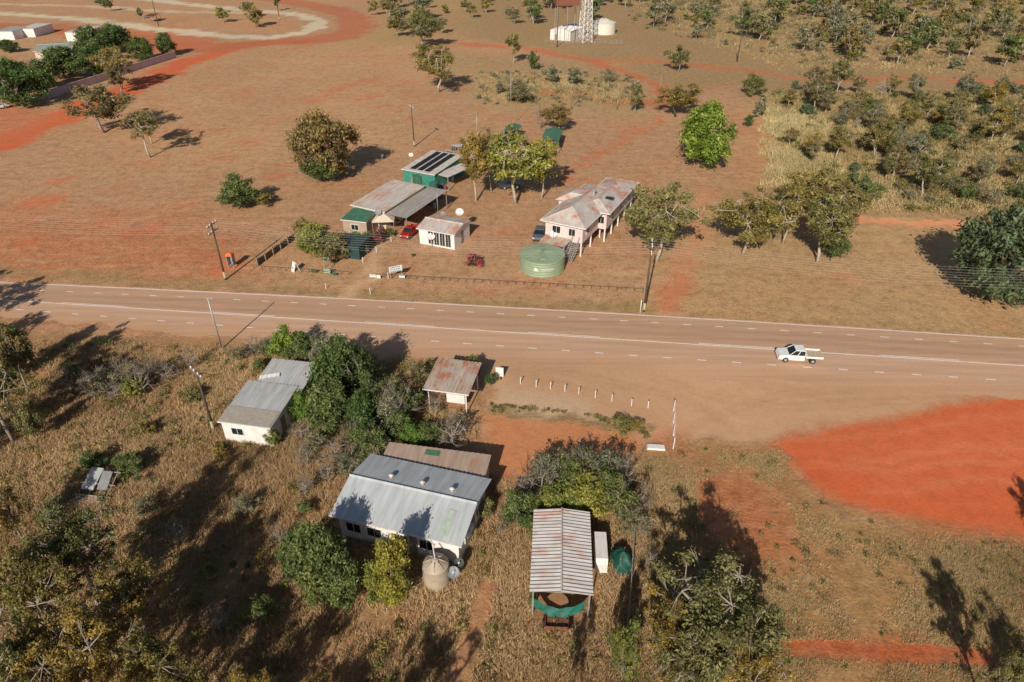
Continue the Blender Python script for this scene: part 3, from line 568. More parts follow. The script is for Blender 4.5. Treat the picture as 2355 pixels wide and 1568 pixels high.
def building(name,label,cat,fr,ze,zr,ridge,wallm,roofm,oh=.4,z0=0,wins=(),doors=(),gutter=True,rib=.3,amp=.03,open_=False,postm=None):
    (o,an,L,W)=fr; e=thing(name,label,cat,o,an)
    part('roof',roofmesh(L,W,ze,zr,ridge,rib,amp),e,roofm)
    if open_:
        n=max(2,int(L/3.5)+1)
        for yy in (oh,W-oh):
            for i in range(n):
                x=oh+(L-2*oh)*i/(n-1); p=MB().box(x-.06,x+.06,yy-.06,yy+.06,0,ze+(zr-ze)*(0 if ridge not in('mono',) else yy/W)-.02).mesh('post'); part('post',p,e,postm or steel)
        b=MB()
        for yy in (oh,W-oh):
            zz=ze-.14+((zr-ze)*yy/W if ridge=='mono' else 0); b.box(.05,L-.05,yy-.05,yy+.05,zz,zz+.1)
        part('beam',b.mesh('beam'),e,postm or steel)
    else:
        y0,y1,x0,x1=oh,W-oh,oh,L-oh; dz=-.06; w=MB()
        if ridge=='x': w.prism([(y0,z0),(y1,z0),(y1,ze+(zr-ze)*oh/(W/2)+dz),(W/2,zr+dz),(y0,ze+(zr-ze)*oh/(W/2)+dz)],x0,x1,'x')
        elif ridge=='y': w.prism([(x0,z0),(x1,z0),(x1,ze+(zr-ze)*oh/(L/2)+dz),(L/2,zr+dz),(x0,ze+(zr-ze)*oh/(L/2)+dz)],y0,y1,'y')
        elif ridge=='mono': w.prism([(y0,z0),(y1,z0),(y1,ze+(zr-ze)*y1/W+dz),(y0,ze+(zr-ze)*y0/W+dz)],x0,x1,'x')
        else: w.box(x0,x1,y0,y1,z0,ze-.02)
        part('wall',w.mesh('wall'),e,wallm)
        for (side,t,zc,ww,hh) in wins:
            if side=='f': window(e,x0+(x1-x0)*t,y0,zc,ww,hh,'f')
            elif side=='r': window(e,x1,y0+(y1-y0)*t,zc,ww,hh,'r')
            else: window(e,x0,y0+(y1-y0)*t,zc,ww,hh,'l')
        for (side,t) in doors:
            if side=='f': door(e,x0+(x1-x0)*t,y0,z=z0+.05)
            else: door(e,x1,y0+(y1-y0)*t,side='r',z=z0+.05)
    if gutter:
        g=MB(); 
        if ridge in('x','mono','hip'): g.box(0,L,-.1,-.003,ze-.12,ze)
        if ridge in('y','hip'): g.box(L+.003,L+.1,0,W,ze-.12,ze); g.box(-.1,-.003,0,W,ze-.12,ze)
        if g.v: part('gutter',g.mesh('gutter'),e,white)
    return e,L,W
RU=S(170,98,62)
m_main=metalroof('roof_grey_sheet',(.50,.52,.53,1),RU,-.1,(2.2,.25,1),.3)
m_tan=metalroof('roof_tan_sheet',(.43,.31,.24,1),RU,.25,(2.,.3,1),.4)
m_rustc=metalroof('roof_rusty_carport',(.52,.49,.47,1),S(162,98,70),.62,(.35,1.6,1),.6,soft=.2)
m_rustx=metalroof('roof_rusty_canopy',(.50,.42,.35,1),S(166,94,58),.74,(2.2,.3,1),.5,soft=.13)
m_shedr=metalroof('roof_shed_grey',(.46,.46,.46,1),S(150,130,110),.35,(2,.3,1),.3)
m_hse=metalroof('roof_house_rusty',(.56,.50,.46,1),S(176,110,76),.66,(.9,.5,1),.35,soft=.14)
m_c=metalroof('roof_store_rusty',(.56,.50,.44,1),S(176,110,74),.6,(2,.25,1),.3,soft=.12)
m_grey=metalroof('roof_patio_grey',(.37,.33,.30,1),RU,.1,(2,.3,1),.4)
paleroof=plain('pale_roof',(.58,.53,.48),.6,.2,1,0,.3)
e,L,W=building('house','single-storey house with long grey metal gable roof','house',frame((757,1183),(1062,1256),(855,1043),3.0),3.0,3.9,'x',white,m_main,.5,
   wins=[('f',.12,1.5,1.3,1.),('f',.3,1.5,1.3,1.),('f',.52,1.5,1.5,1.),('f',.74,1.5,1.2,1.),('r',.3,1.5,1.2,.9),('r',.7,1.5,1.,.9)],doors=[('f',.62),('r',.5)],rib=.38,amp=.02)
for t in (.3,.55,.78):
    v_=MB().lathe([(.13,-.1),(.13,.25),(.24,.25),(.24,.34),(.0,.45)],12,L*t,W*.62,3.68); part('roof_vent',v_.mesh('vent',True),e,plain('vent_pale',(.62,.55,.5),.5))
part('skylight_sheet',MB().add([(L*.82,W*.06,3.16),(L*.88,W*.06,3.16),(L*.88,W*.36,3.70),(L*.82,W*.36,3.70)],[(0,1,2,3)]).mesh('sky'),e,plain('pale_green_sheet',(.42,.50,.42),.5))
part('meter_box',MB().box(L-.48,L-.05,1.8,3.,1.9,2.4).mesh('box'),e,white)
e,L,W=building('annexe','low tan flat-roofed annexe behind the grey house','annexe',frame((872,1066),(1115,1098),(905,1020),2.6),2.6,2.75,'mono',cream,m_tan,.2,rib=.5)
part('roof_patch',MB().add([(L*.38,W*.62,2.78),(L*.52,W*.62,2.78),(L*.52,W*.85,2.81),(L*.38,W*.85,2.81)],[(0,1,2,3)]).mesh('rp'),e,greenroof)
e,L,W=building('carport','open carport with rust-streaked corrugated gable roof','carport',frame((1218,1362),(1365,1370),(1247,1172),3.0),3.0,3.3,'y',steel,m_rustc,.25,open_=True,rib=.34,amp=.04,gutter=False)
cl=MB(); nn=16
for j in range(nn+1):
    for i in range(nn+1):
        a=i/nn;b_=j/nn; sag=math.sin(math.pi*a); top=2.1-.95*sag; bot=1.25-.85*sag
        cl.v.append((.35+a*(L-.9),.12-.35*b_*sag+.05*math.sin(a*22+b_*4),top*(1-b_)+bot*b_))
cl.f=[(j*(nn+1)+i,j*(nn+1)+i+1,(j+1)*(nn+1)+i+1,(j+1)*(nn+1)+i) for j in range(nn) for i in range(nn)]
part('tarpaulin',cl.mesh('cloth',True),e,tarp,'sagging teal tarpaulin hung across the open end')
x,y=G(1283,1382,1.3); e=thing('round_table','round brown timber table under the carport','table',(x,y+.3))
part('top',MB().lathe([(.0,.8),(.85,.8),(.85,.74),(0,.74)],24).mesh('tt'),e,plain('brown_board',(.38,.2,.1),.6)); part('leg',MB().tube([(0,0,0),(0,0,.74)],.08,8).mesh('lg'),e,wood)
e,L,W=building('shed','white-walled shed with patched grey metal roof','shed',frame((500,968),(622,984),(553,880),2.7),2.7,3.2,'mono',white,m_shedr,.2,wins=[('f',.3,1.5,1.2,.8)],doors=[('r',.4)],rib=.38)
part('roof_patch',MB().add([(.1,.0,2.77),(L-.1,.0,2.77),(L-.1,W*.36,2.95),(.1,W*.36,2.95)],[(0,1,2,3)]).mesh('patch'),e,plain('tan_roof_patch',(.38,.33,.28),.7))
e,L,W=building('shed','grey-roofed lean-to shed half hidden by shrubs','shed',frame((583,886),(695,898),(603,828),3.0),3.0,3.4,'mono',cream,m_shedr,.2,rib=.4)
part('loose_sheet',MB().sheet((.3,.8,3.28),(2.2,1.6,3.32),(.1,1.3,3.36),(2.0,2.1,3.4),4,.02).mesh('ls'),e,white)
e,L,W=building('roadside_shelter','open roadside shelter with rusty corrugated roof','shelter',frame((972,893),(1078,907),(1003,825),3.0),3.0,3.25,'mono',steel,m_rustx,.45,open_=True,rib=.42,amp=.05,postm=white)
part('notice_board',MB().box(L*.45,L*.85,.9,1.,.9,2.).mesh('board'),e,white)
def tankthing(px,py,r,h,mat,name,label,rib=0,cone=.2,group=None,z=0):
    x,y=G(px,py); e=thing(name,label,'water tank',(x,y),0,group,z)
    pr=[(r if not rib else r*(1+.018*(i%2)),h*i/(rib*2 if rib else 6)) for i in range((rib*2 if rib else 6)+1)]
    part('wall',MB().lathe(pr,48).mesh('wall',not rib),e,mat)
    rf=MB().lathe([(r*1.02,h+.01),(r*1.02,h+.06),(r*.5,h+.06+cone*.6),(.0,h+.06+cone)],48)
    for k in range(24):
        a=k*math.pi/12; rf.tube([(r*1.0*math.cos(a),r*math.sin(a),h+.07),(r*.1*math.cos(a),r*.1*math.sin(a),h+.08+cone)],.025,4)
    part('roof',rf.mesh('roof'),e,mat); part('hatch',MB().box(-.35,.35,-r*.7,-r*.7+.6,h+.1,h+.2+cone*.4).mesh('hatch'),e,mat)
    return e
gt=plain('sage_green_steel',(.27,.345,.225),.5,.15,1.)
e=tankthing(1247,616,3.25,2.3,gt,'water_tank','large sage green steel water tank beside the fence',6,.35)
cu=bpy.data.curves.new('txt','FONT'); cu.body="PIONEER"; cu.size=.5; cu.align_x='CENTER'; cu.extrude=0; to=bpy.data.objects.new('txt',cu); link(to)
bpy.context.view_layer.update(); tm=bpy.data.meshes.new_from_object(to); bpy.data.objects.remove(to)
for v_ in tm.vertices:
    a=-math.pi/2+.18+v_.co.x/3.3; z_=1.2+v_.co.y; v_.co=(3.345*math.cos(a),3.345*math.sin(a),z_)
lw=plain('white_letter',(.7,.7,.68),.5,.05); part('lettering',tm,e,lw)
lg=MB()
def cyp(a,z_,r=3.345): return (r*math.cos(a),r*math.sin(a),z_)
a0=-math.pi/2+.18-.5
lg.add([cyp(a0-.1,1.1),cyp(a0+.1,1.1),cyp(a0+.1,1.35),cyp(a0-.1,1.35),cyp(a0,1.7),cyp(a0+.05,1.35)],[(0,1,2,3),(3,5,4)])
part('emblem',lg.mesh('emblem'),e,lw)
pt_=plain('beige_poly',(.42,.36,.28),.6,.2,2,0,.3)
x,y=G(1005,1335); e=thing('rainwater_tank','ribbed beige rainwater tank beside the grey-roofed house','water tank',(x,y))
pr=[(1.05+.03*math.sin(i*math.pi/1.5),2.1*i/23) for i in range(24)]
part('wall',MB().lathe(pr,32).mesh('w',True),e,pt_); rf=MB().lathe([(1.05,2.1),(.95,2.22),(.3,2.55),(.28,2.62),(0,2.64)],32)
for k in range(8):
    a=k*math.pi/4; rf.tube([(1.0*math.cos(a),1.0*math.sin(a),2.2),(.3*math.cos(a),.3*math.sin(a),2.6)],.05,4)
part('roof',rf.mesh('r',True),e,pt_); part('pipe',MB().tube([(0,0,2.6),(-.3,1.2,2.9),(-.6,2.2,2.8)],.05,6).mesh('p'),e,white)
e,L,W=building('store','roadside store with rust-patched metal roof','store',frame((805,470),(885,488),(872,413),3.3),3.3,3.9,'mono',cream,m_c,.3,wins=[('f',.3,1.7,1.2,1.),('f',.7,1.7,1.2,1.)],rib=.5)
building('patio_cover','open patio with weathered grey roof beside the store','patio',frame((880,490),(935,502),(950,428),2.9),2.9,3.4,'mono',wood,m_grey,.25,open_=True,rib=.5,postm=woodg,gutter=False)
building('annexe','small annexe with green metal roof and tan walls','annexe',frame((783,504),(843,511),(798,477),2.7),2.7,2.9,'mono',plain('tan_wall',(.42,.30,.22),.8,.2,1.5),greenroof,.2,wins=[('f',.5,1.5,1.2,.9)],rib=.4)
e,L,W=building('shed','teal-walled shed with solar panels on the roof','shed',frame((923,388),(1000,402),(972,348),3.1),3.1,3.7,'mono',teal,paleroof,.2,doors=[('f',.3)],rib=.4)
for i in range(3):
    x0=L*(.2+i*.215); sp=MB(); f=lambda q:3.1+.6*q/W+.12
    for j in range(5):
        ya=W*(.06+j*.178); yb=ya+W*.172
        sp.add([(x0,ya,f(ya)),(x0+L*.155,ya,f(ya)),(x0+L*.155,yb,f(yb)),(x0,yb,f(yb))],[(0,1,2,3)])
    part('solar_panel',sp.mesh('solar'),e,plain('solar_dark',(.014,.013,.015),.6,.3,5))
building('lean_to','open lean-to with pale roof joining the teal shed','lean-to',frame((1002,400),(1030,408),(1025,357),2.7),2.7,3.,'mono',woodg,paleroof,.15,open_=True,gutter=False,rib=.5)
e,L,W=building('shed','white gabled shed with dark latticed shopfront','shed',frame((957,524),(1046,540),(990,491),2.7),2.7,3.3,'x',white,m_hse,.3,wins=[],doors=[('r',.5)],rib=.5)
for i in range(4): window(e,L*(.35+.15*i),.3,1.35,L*.125,2.1)
part('wall_disc',MB().lathe([(.0,.0),(.35,.01)],16).mesh('d'),e,white,loc=(L*.2,.28,1.5),rot=(math.radians(90),0,0))
fr1=frame((1243,505),(1346,526),(1298,415),5.0)
e,L,W=building('house','elevated pink-white house with rusty hipped roof','house',fr1,5.0,6.5,'hip',pinkwall,m_hse,.6,z0=2.2,wins=[('f',.3,3.7,1.3,1.1),('f',.72,3.7,1.,1.1),('r',.12,3.7,1.1,1.1),('r',.3,3.7,1.1,1.1),('r',.5,3.7,1.1,1.1)])
for i in range(3):
    for j in range(5):
        px_,py_=.8+(L-1.6)*i/2,.8+(W-1.6)*j/4; part('stump',MB().box(px_-.1,px_+.1,py_-.1,py_+.1,0,2.2).mesh('st'),e,white)
part('undercroft_wall',MB().box(.9,L*.55,1.2,W*.9,0,2.18).mesh('uw'),e,pinkwall)
st=MB()
for i in range(11): st.box(L*.72,L*.72+1.,-2.2+.25*i,-1.95+.25*i,.2*i+.15,.2*i+.2)
for xx in (L*.72-.04,L*.72+1.04): st.tube([(xx,-2.3,.1),(xx,.5,2.3)],.06,4); st.tube([(xx,-2.3,1.1),(xx,.5,3.3)],.04,4); [st.tube([(xx,-2.2+.7*k,.2+.55*k),(xx,-2.2+.7*k,1.2+.55*k)],.03,4) for k in range(4)]
part('stairs',st.mesh('stairs'),e,steel)
part('porch_roof',MB().sheet((L*.1,-2.,2.3),(L*.68,-2.,2.3),(L*.1,.5,2.6),(L*.68,.5,2.6),12,.03).mesh('pr'),e,m_rustx)
for xx in (L*.12,L*.66): part('post',MB().box(xx-.05,xx+.05,-1.9,-1.8,0,2.3).mesh('p'),e,steel)
part('roof_vent',MB().lathe([(.25,-.3),(.25,.5),(.4,.5),(.0,.8)],12,L*.6,W*.6,6.4).mesh('vent'),e,steel)
part('side_roof',MB().frus(-1.6,L*.5,W*.5,W*.82,4.96,.6,L*.5,W*.58,W*.74,6.1).mesh('srf'),e,m_hse); part('side_wall',MB().box(-1.1,.62,W*.53,W*.79,2.2,4.95).mesh('srw'),e,pinkwall)
fr2=frame((1322,480),(1402,494),(1348,402),5.0)
e,L,W=building('house','rear wing of elevated house with rusty hipped roof','house',fr2,5.15,6.15,'hip',pinkwall,m_hse,.6,z0=2.2,wins=[('r',.2,3.7,1.2,1.1),('r',.5,3.7,1.2,1.1),('r',.8,3.7,1.2,1.1),('f',.8,3.7,1.,1.1)])
for j in range(5):
    for xx in (.8,L-.8): part('stump',MB().box(xx-.1,xx+.1,.8+(W-1.6)*j/4-.1,.8+(W-1.6)*j/4+.1,0,2.2).mesh('st'),e,white)
part('skylight',MB().box(L*.62,L*.62+1.3,W*.25,W*.25+.9,5.95,6.03).mesh('sk'),e,glass)
for fr_ in (((1243,324),(1285,326),(1246,296)),((1158,300),(1190,302),(1160,286))):
    e,L,W=building('carport','small carport with green arched sheet roof','carport',frame(*fr_,2.5),2.5,2.9,'arch',steel,greenroof,.1,open_=True,gutter=False)
    part('side_wall',MB().box(0,.04,0,W,.2,2.4).mesh('sw'),e,greenroof)
building('shade_house','low dark green shade cloth structure in garden','shade house',frame((770,560),(825,568),(775,535),2.2),2.2,2.4,'mono',plain('shade_cloth',(.02,.06,.06),.9,.4,4),plain('shade_cloth_roof',(.02,.06,.06),.9,.4,4),.1,rib=3,amp=.0,gutter=False)
x,y=G(885,530); e=thing('canopy_tent','beige pyramid canopy tent beside the store','tent',(x,y),.1)
part('canopy',MB().add([(-1.8,-1.8,2.2),(1.8,-1.8,2.2),(1.8,1.8,2.2),(-1.8,1.8,2.2),(0,0,3.1)],[(0,1,4),(1,2,4),(2,3,4),(3,0,4)]).mesh('c'),e,plain('beige_canvas',(.7,.58,.45),.8))
for a in ((-1.7,-1.7),(1.7,-1.7),(1.7,1.7),(-1.7,1.7)): part('leg',MB().tube([(a[0],a[1],0),(a[0],a[1],2.2)],.04,6).mesh('l'),e,steel)
for px,py in ((965,428),(998,447),(988,465)):
    tankthing(px,py,1.2 if px<970 else .8,2.2,plain('dark_green_poly',(.04,.13,.09),.5),'water_tank','dark green plastic water tank beside the store',5,.3)
building('shed','white metal shed inside the fenced tower compound','shed',frame((1265,68),(1312,72),(1272,54),3.5),3.5,4.2,'y',white,white,.1,doors=[('f',.3)])
e=tankthing(1387,76,4.9,4.0,plain('pale_tank',(.72,.68,.60),.5),'water_tank','large pale cylindrical water tank with conical roof',0,1.4)
x,y=G(1345,96); e=thing('lattice_tower','tall white steel lattice communications tower','tower',(x,y),.4)
tw=MB(); Ht=32; cs=[(-1,-1),(1,-1),(1,1),(-1,1)]
for a,b_ in cs: tw.tube([(a*2,b_*2,0),(a*.7,b_*.7,Ht)],.14,5)
for k in range(16):
    z0_,z1_=k*2,(k+1)*2; s0,s1=2-1.3*z0_/Ht,2-1.3*z1_/Ht
    for i in range(4):
        a,b_=cs[i],cs[(i+1)%4]; tw.tube([(a[0]*s0,a[1]*s0,z0_),(b_[0]*s1,b_[1]*s1,z1_)],.07,4); tw.tube([(b_[0]*s0,b_[1]*s0,z0_),(a[0]*s1,a[1]*s1,z1_)],.07,4); tw.tube([(a[0]*s1,a[1]*s1,z1_),(b_[0]*s1,b_[1]*s1,z1_)],.06,4)
part('frame',tw.mesh('tower'),e,white)
x,y=G(1300,96); e=thing('elevated_tank','rusty square water tank on tall steel stand','water tank',(x,y),.1)
part('tank',MB().box(-4.4,4.4,-3,3,12.8,16.6).mesh('t'),e,rustm)
for a in (-3.8,0,3.8):
    for b_ in (-2.6,2.6): part('leg',MB().tube([(a,b_,0),(a,b_,12.8)],.1,6).mesh('l'),e,steel)
wl=plain('lilac_wall',(.58,.44,.48),.8,.15,.5)
def wallseg(a,b,h,mat,name,label,cat,t=.1):
    A,B=np.array(G(*a)),np.array(G(*b)); L=np.linalg.norm(B-A); an=math.atan2(*(B-A)[::-1]); return solo(name,MB().box(0,L,-t,t,0,h).box(0,L,-t-.03,t+.03,h,h+.06).mesh(name),mat,label,cat,tuple(A),an)
wallseg((112,226),(250,182),2.,wl,'boundary_wall','pale lilac boundary wall along the red road','wall'); wallseg((255,180),(405,132),2.,wl,'boundary_wall','pale lilac boundary wall along the red road','wall')
palebox=plain('pale_tank',(.6,.58,.5))
building('shed','white shipping-container style shed on red dirt','shed',frame((36,66),(76,66),(35,54),3.),3.,3.1,'mono',white,palebox,.05)
building('shed','pale boxy shed behind the homestead trees','shed',frame((148,74),(190,74),(150,60),3.2),3.2,3.3,'mono',white,palebox,.05)
building('house','low house with pale green-grey roof among trees','house',frame((75,118),(165,113),(85,100),3.2),3.2,4.,'x',cream,plain('greygreen_roof',(.40,.42,.36),.6),.3,wins=[('f',.3,1.6,1.4,1.),('f',.7,1.6,1.4,1.)],doors=[('f',.5)])
building('house','low house with pale metal roof among trees','house',frame((95,140),(140,138),(100,126),3.),3.,3.4,'mono',cream,paleroof,.3,wins=[('f',.5,1.6,1.4,1.)])
building('shed','small pale shed near the homestead trees','shed',frame((-15,72),(28,72),(-12,62),3.),3.,3.2,'mono',white,m_shedr,.1)
building('shed','small open shelter in the roadside rest area','shelter',frame((328,38),(350,38),(330,32),2.4),2.4,2.6,'mono',white,rustm,.1,open_=True,gutter=False)
# ---------------------------------------------------------------- poles and cables
polem=plain('pole_timber',(.10,.07,.05),.9,.3,2)
def pole(bx,by,ty,arms=1,r=.15,label=None,mat=None,yaw=-.157,name='power_pole',armw=1.2):
    x,y=G(bx,by); h=hgt(bx,by,ty); e=thing(name,label or 'dark timber power pole with crossarm and insulators','pole',(x,y),yaw,'power poles')
    part('shaft',MB().tube([(0,0,0),(0,0,h)],[r*1.2,r*.8],10).mesh('shaft',True),e,mat or polem)
    if arms: part('base_band',MB().tube([(0,0,.3),(0,0,1.3)],r*1.28,10).mesh('bb'),e,plain('band_pale',(.5,.45,.25),.6))
    for k in range(arms):
        z_=h-.3-k*1.; part('crossarm',MB().box(-.06,.06,-armw,armw,z_-.06,z_+.06).mesh('arm'),e,woodg)
        for yy in (-armw*.9,-armw*.35,armw*.35,armw*.9): part('insulator',MB().lathe([(.05,0),(.08,.08),(.05,.12),(.09,.2),(0,.26)],8,0,yy,z_+.06).mesh('ins'),e,white)
    return (x,y,h)
PA=pole(519,643,512,2,r=.13); PBp=pole(1481,716,556,2,r=.13); pole(953,337,243,1,yaw=.5,r=.12); pole(492,990,852,1,r=.12,yaw=.8); 
pole(510,802,684,0,r=.09,label='slim galvanised steel street pole beside road',mat=steel)
pole(1695,142,70,0,label='slim timber pole on dry ground beside the bush'); pole(1281,108,-10,0,label='tall timber pole by the tower compound'); pole(643,45,-10,1); pole(1472,720,690,0,r=.06,label='short white marker post beside the power pole',mat=white); pole(1097,310,265,0,r=.08,label='slim grey pole beside the trees',mat=steel)
pole(1175,292,160,0,r=.05,label='tall thin radio mast behind the trees',mat=steel,name='radio_mast')
pole(365,60,-15,0,label='slim timber pole near the far road'); pole(1517,215,175,0,r=.1,label='short grey post near dirt track',mat=woodg); pole(1008,500,440,0,r=.05,label='thin steel mast beside the white shed',mat=steel)
for px in (1313,1375,1455,1418): pole(px,252 if px!=1375 else 200,185 if px!=1375 else 160,0,r=.08,label='weathered grey timber post on scrubby ground',mat=woodg,name='timber_post')
def cable(a,b,sag,r=.008):
    pts=[]; 
    for i in range(17):
        t=i/16; pts.append(tuple(a[k]*(1-t)+b[k]*t-(sag*4*t*(1-t) if k==2 else 0) for k in range(3)))
    me=MB().tube(pts,r,4,False).mesh('cable'); solo('power_cable',me,plain('cable_grey',(.45,.40,.36),.5),'thin grey overhead power cable strung between poles','cable',(0,0),0,'overhead power cables')
P0=(PA[0]-58,PA[1]+9.2,PA[2]); P3=(PBp[0]+58,PBp[1]-9.2,PBp[2])
chain=[P0,PA,PBp,P3]
for i in range(3):
    a,b_=chain[i],chain[i+1]
    for k,yy in enumerate((-1.1,-.4,.4,1.1)): 
        for lv in (0,1): cable((a[0],a[1]+yy,a[2]-.05-lv),(b_[0],b_[1]+yy,b_[2]-.05-lv),1.2+lv*.4)
# ---------------------------------------------------------------- fences
def railfence(a,b,n,h,label,mat,rails=(.9,),pr=.05,name='rail_fence'):
    A,B=np.array(G(*a)),np.array(G(*b)); L=float(np.linalg.norm(B-A)); an=math.atan2(*(B-A)[::-1]); e=thing(name,label,'fence',tuple(A),an)
    for i in range(n+1): part('post',MB().tube([(L*i/n,0,0),(L*i/n,0,h)],pr,6).mesh('p'),e,mat)
    rl=MB(); [rl.tube([(0,0,h*q),(L,0,h*q)],pr*.6,5) for q in rails]; part('rail',rl.mesh('r'),e,mat)
faded=plain('faded_timber',(.17,.12,.09),.9,.4,4)
railfence((585,618),(803,632),12,.65,'low weathered timber rail fence beside the highway',faded,pr=.05)
railfence((865,637),(1478,671),32,.65,'long low weathered rail fence beside the highway',faded,pr=.05)
railfence((1548,1032),(1549,945),3,1.4,'short white post fence beside forecourt',white,(.5,.95),.06)
railfence((1440,1480),(1460,1200),12,1.6,'wire and post boundary fence in dry grass',woodg,(.3,.6,.95),.05)
railfence((1255,100),(1430,104),14,1.8,'steel wire compound fence around the tower',steel,(.3,.6,.98),.06)
A,B=np.array(G(592,612)),np.array(G(678,550)); L=float(np.linalg.norm(B-A)); e=thing('picket_fence','rough dark timber picket fence around the garden','fence',tuple(A),math.atan2(*(B-A)[::-1]))
n=int(L/.16); pk=MB()
for i in range(n): pk.box(i*L/n,i*L/n+.11,-.03,.03,0,.9+.25*random.random())
part('picket',pk.mesh('pk'),e,faded); part('rail',MB().box(0,L,.03,.07,.8,.88).mesh('r'),e,wood)
for k in range(6): part('post',MB().box(L*k/5-.07,L*k/5+.07,-.2,-.06,0,1.5).mesh('ps'),e,woodg)
b0=None
for px,py in ((1197,882),(1233,889),(1266,894),(1299,900),(1331,906),(1369,914),(1407,922),(1452,933),(1490,938)):
    me=b0 or MB().tube([(0,0,0),(0,0,.85)],.05,8).lathe([(.07,.85),(.07,.9),(0,.93)],8).mesh('bollard'); b0=me
    solo('bollard',me,white,'slim white painted bollard on forecourt edge','bollard',G(px,py),0,'white bollards along the forecourt')
for px,py in ((866,580),(835,604),(818,580),(893,640),(750,664),(852,676),(1333,1030),(900,556)): solo('marker_post',b0,white,'short white post on dusty ground','post',G(px,py),0,'short white marker posts')
# ---------------------------------------------------------------- signs
def sign(px,py,w,h,z0,mat,label,yaw=-.12,lines=None,lm=None,frame_=steel,name='roadside_sign',tilt=0):
    x,y=G(px,py); e=thing(name,label,'sign',(x,y),yaw)
    p=part('panel',MB().box(-w/2,w/2,-.03,.03,0,h).mesh('p'),e,mat,loc=(0,0,z0),rot=(tilt,0,0))
    for s in (-1,1): part('post',MB().box(s*w*.42-.04,s*w*.42+.04,.035,.11,0,z0+h*.9).mesh('l'),e,frame_)
    if lines:
        r=random.Random(px); q=MB()
        for i in range(lines):
            zc=h*(.85-.7*i/max(1,lines-1) if lines>1 else .5); xx=-w*.4
            while xx<w*.36:
                ww=r.uniform(.05,.16)*w; q.box(xx,min(xx+ww,w*.42),-.036,-.031,zc-.3*h/lines,zc+.12*h/lines); xx+=ww+.04*w
        part('lettering',q.mesh('t'),p,lm or white)
green=plain('sign_green',(.02,.10,.06),.5,.2)
sign(753,617,1.1,.65,1.25,green,'dark green roadside sign board with white writing',lines=3); sign(753,630,1.2,.8,.15,green,'low green sign board with white writing',lines=3); sign(722,628,.7,.5,.1,green,'small dark green board standing on the ground')
sign(770,634,.6,.4,.1,green,'small dark green board standing on the ground')
sign(912,640,1.9,.9,1.1,plain('sign_pale',(.66,.70,.68),.5,.2),'white roadside sign with blue writing on posts',.4,lines=3,lm=plain('sign_blue',(.08,.16,.24),.5))
sign(858,640,.9,.55,.1,white,'low white notice board near the driveway',lines=2,lm=black); sign(871,641,.6,.5,.1,white,'low white notice board near the driveway'); sign(925,641,.8,.5,.1,white,'low white notice board near the sign',lines=2,lm=black)
sign(1149,868,.9,1.3,.1,white,'plain white board standing beside the shelter')
x,y=G(680,622); e=thing('sandwich_board','white folding sandwich board by the fence','sign',(x,y),.8)
part('panel',MB().prism([(-.5,0),(-.45,0),(.02,1.4),(-.03,1.4)],-.4,.4,'y').mesh('a'),e,white); part('back_panel',MB().prism([(.5,0),(.45,0),(-.0,1.38),(.05,1.38)],-.4,.4,'y').mesh('b'),e,white)
x,y=G(535,614); e=thing('phone_booth','phone booth with orange domed roof and glass sides','phone booth',(x,y),-.1); e.scale=(.8,.8,.92)
og=plain('orange_plastic',(.75,.16,.03),.45,.15)
part('roof',MB().frus(-.6,.6,-.6,.6,2.1,-.58,.58,-.58,.58,2.35).frus(-.58,.58,-.58,.58,2.35,-.2,.2,-.2,.2,2.6).mesh('r'),e,og)
for a in ((-.5,-.5),(.5,-.5),(.5,.5),(-.5,.5)): part('post',MB().box(a[0]-.05,a[0]+.05,a[1]-.05,a[1]+.05,0,2.1).mesh('p'),e,steel)
part('glass_panel',MB().box(-.45,.45,.47,.49,.4,2.).box(-.49,-.47,-.45,.45,.4,2.).box(.47,.49,-.45,.45,.4,2.).mesh('g'),e,plain('pale_glass',(.35,.38,.38),.2)); part('telephone',MB().box(-.2,.2,.2,.45,1.,1.6).mesh('t'),e,steel)
# yard clutter
drm=MB().lathe([(0,0),(.29,0),(.29,.28),(.305,.3),(.29,.32),(.29,.58),(.305,.6),(.29,.62),(.29,.88),(.27,.88),(.26,.85),(0,.85)],14).mesh('drum')
cols=[plain('drum_blue',(.05,.12,.25),.5),rustm,plain('drum_white',(.6,.58,.55),.5),plain('drum_green',(.05,.15,.08),.5)]
for i,(px,py) in enumerate(((1018,432),(1024,436),(1040,415),(1060,352),(1072,347),(1040,368),(1000,478),(1008,482),(1300,578),(1232,575),(1005,362),(1050,398))):
    o=bpy.data.objects.new('fuel_drum',drm.copy()); o.location=(*G(px,py),0); o.data.materials.append(cols[i%4]); meta(o,['blue','rusty','white','green'][i%4]+' steel drum standing in the dusty yard','drum','steel drums in the yard'); link(o)
plt=MB()
for k in range(5):
    for j in range(6): plt.box(-.6,.6,-.5+.19*j,-.38+.19*j,.12+.15*k,.14+.15*k)
    for j in (-.5,0,.45): plt.box(-.6,-.5,j-.05,j+.05,.02+.15*k,.12+.15*k).box(.5,.6,j-.05,j+.05,.02+.15*k,.12+.15*k)
plt=plt.mesh('pallets')
for px,py in ((1030,385),(1048,372),(1075,355),(955,470),(1010,455),(1042,345)): solo('stacked_pallets',plt,woodg,'grey timber pallets stacked in the dusty yard','pallets',G(px,py),random.random()*3,'stacked pallets in the yard')
for px,py in ((1055,338),(1085,330),(1035,350)):
    solo('scrap_sheets',MB().sheet((-1.4,-.6,.15),(1.4,-.5,.2),(-1.3,.6,.5),(1.4,.7,.35),8,.03).box(-1.2,-1.1,-.5,.5,0,.2).box(1.,1.1,-.5,.5,0,.22).mesh('ss'),m_shedr,'bent grey metal sheets dumped on bare ground','scrap metal',G(px,py),random.random()*3,'scrap metal sheets')
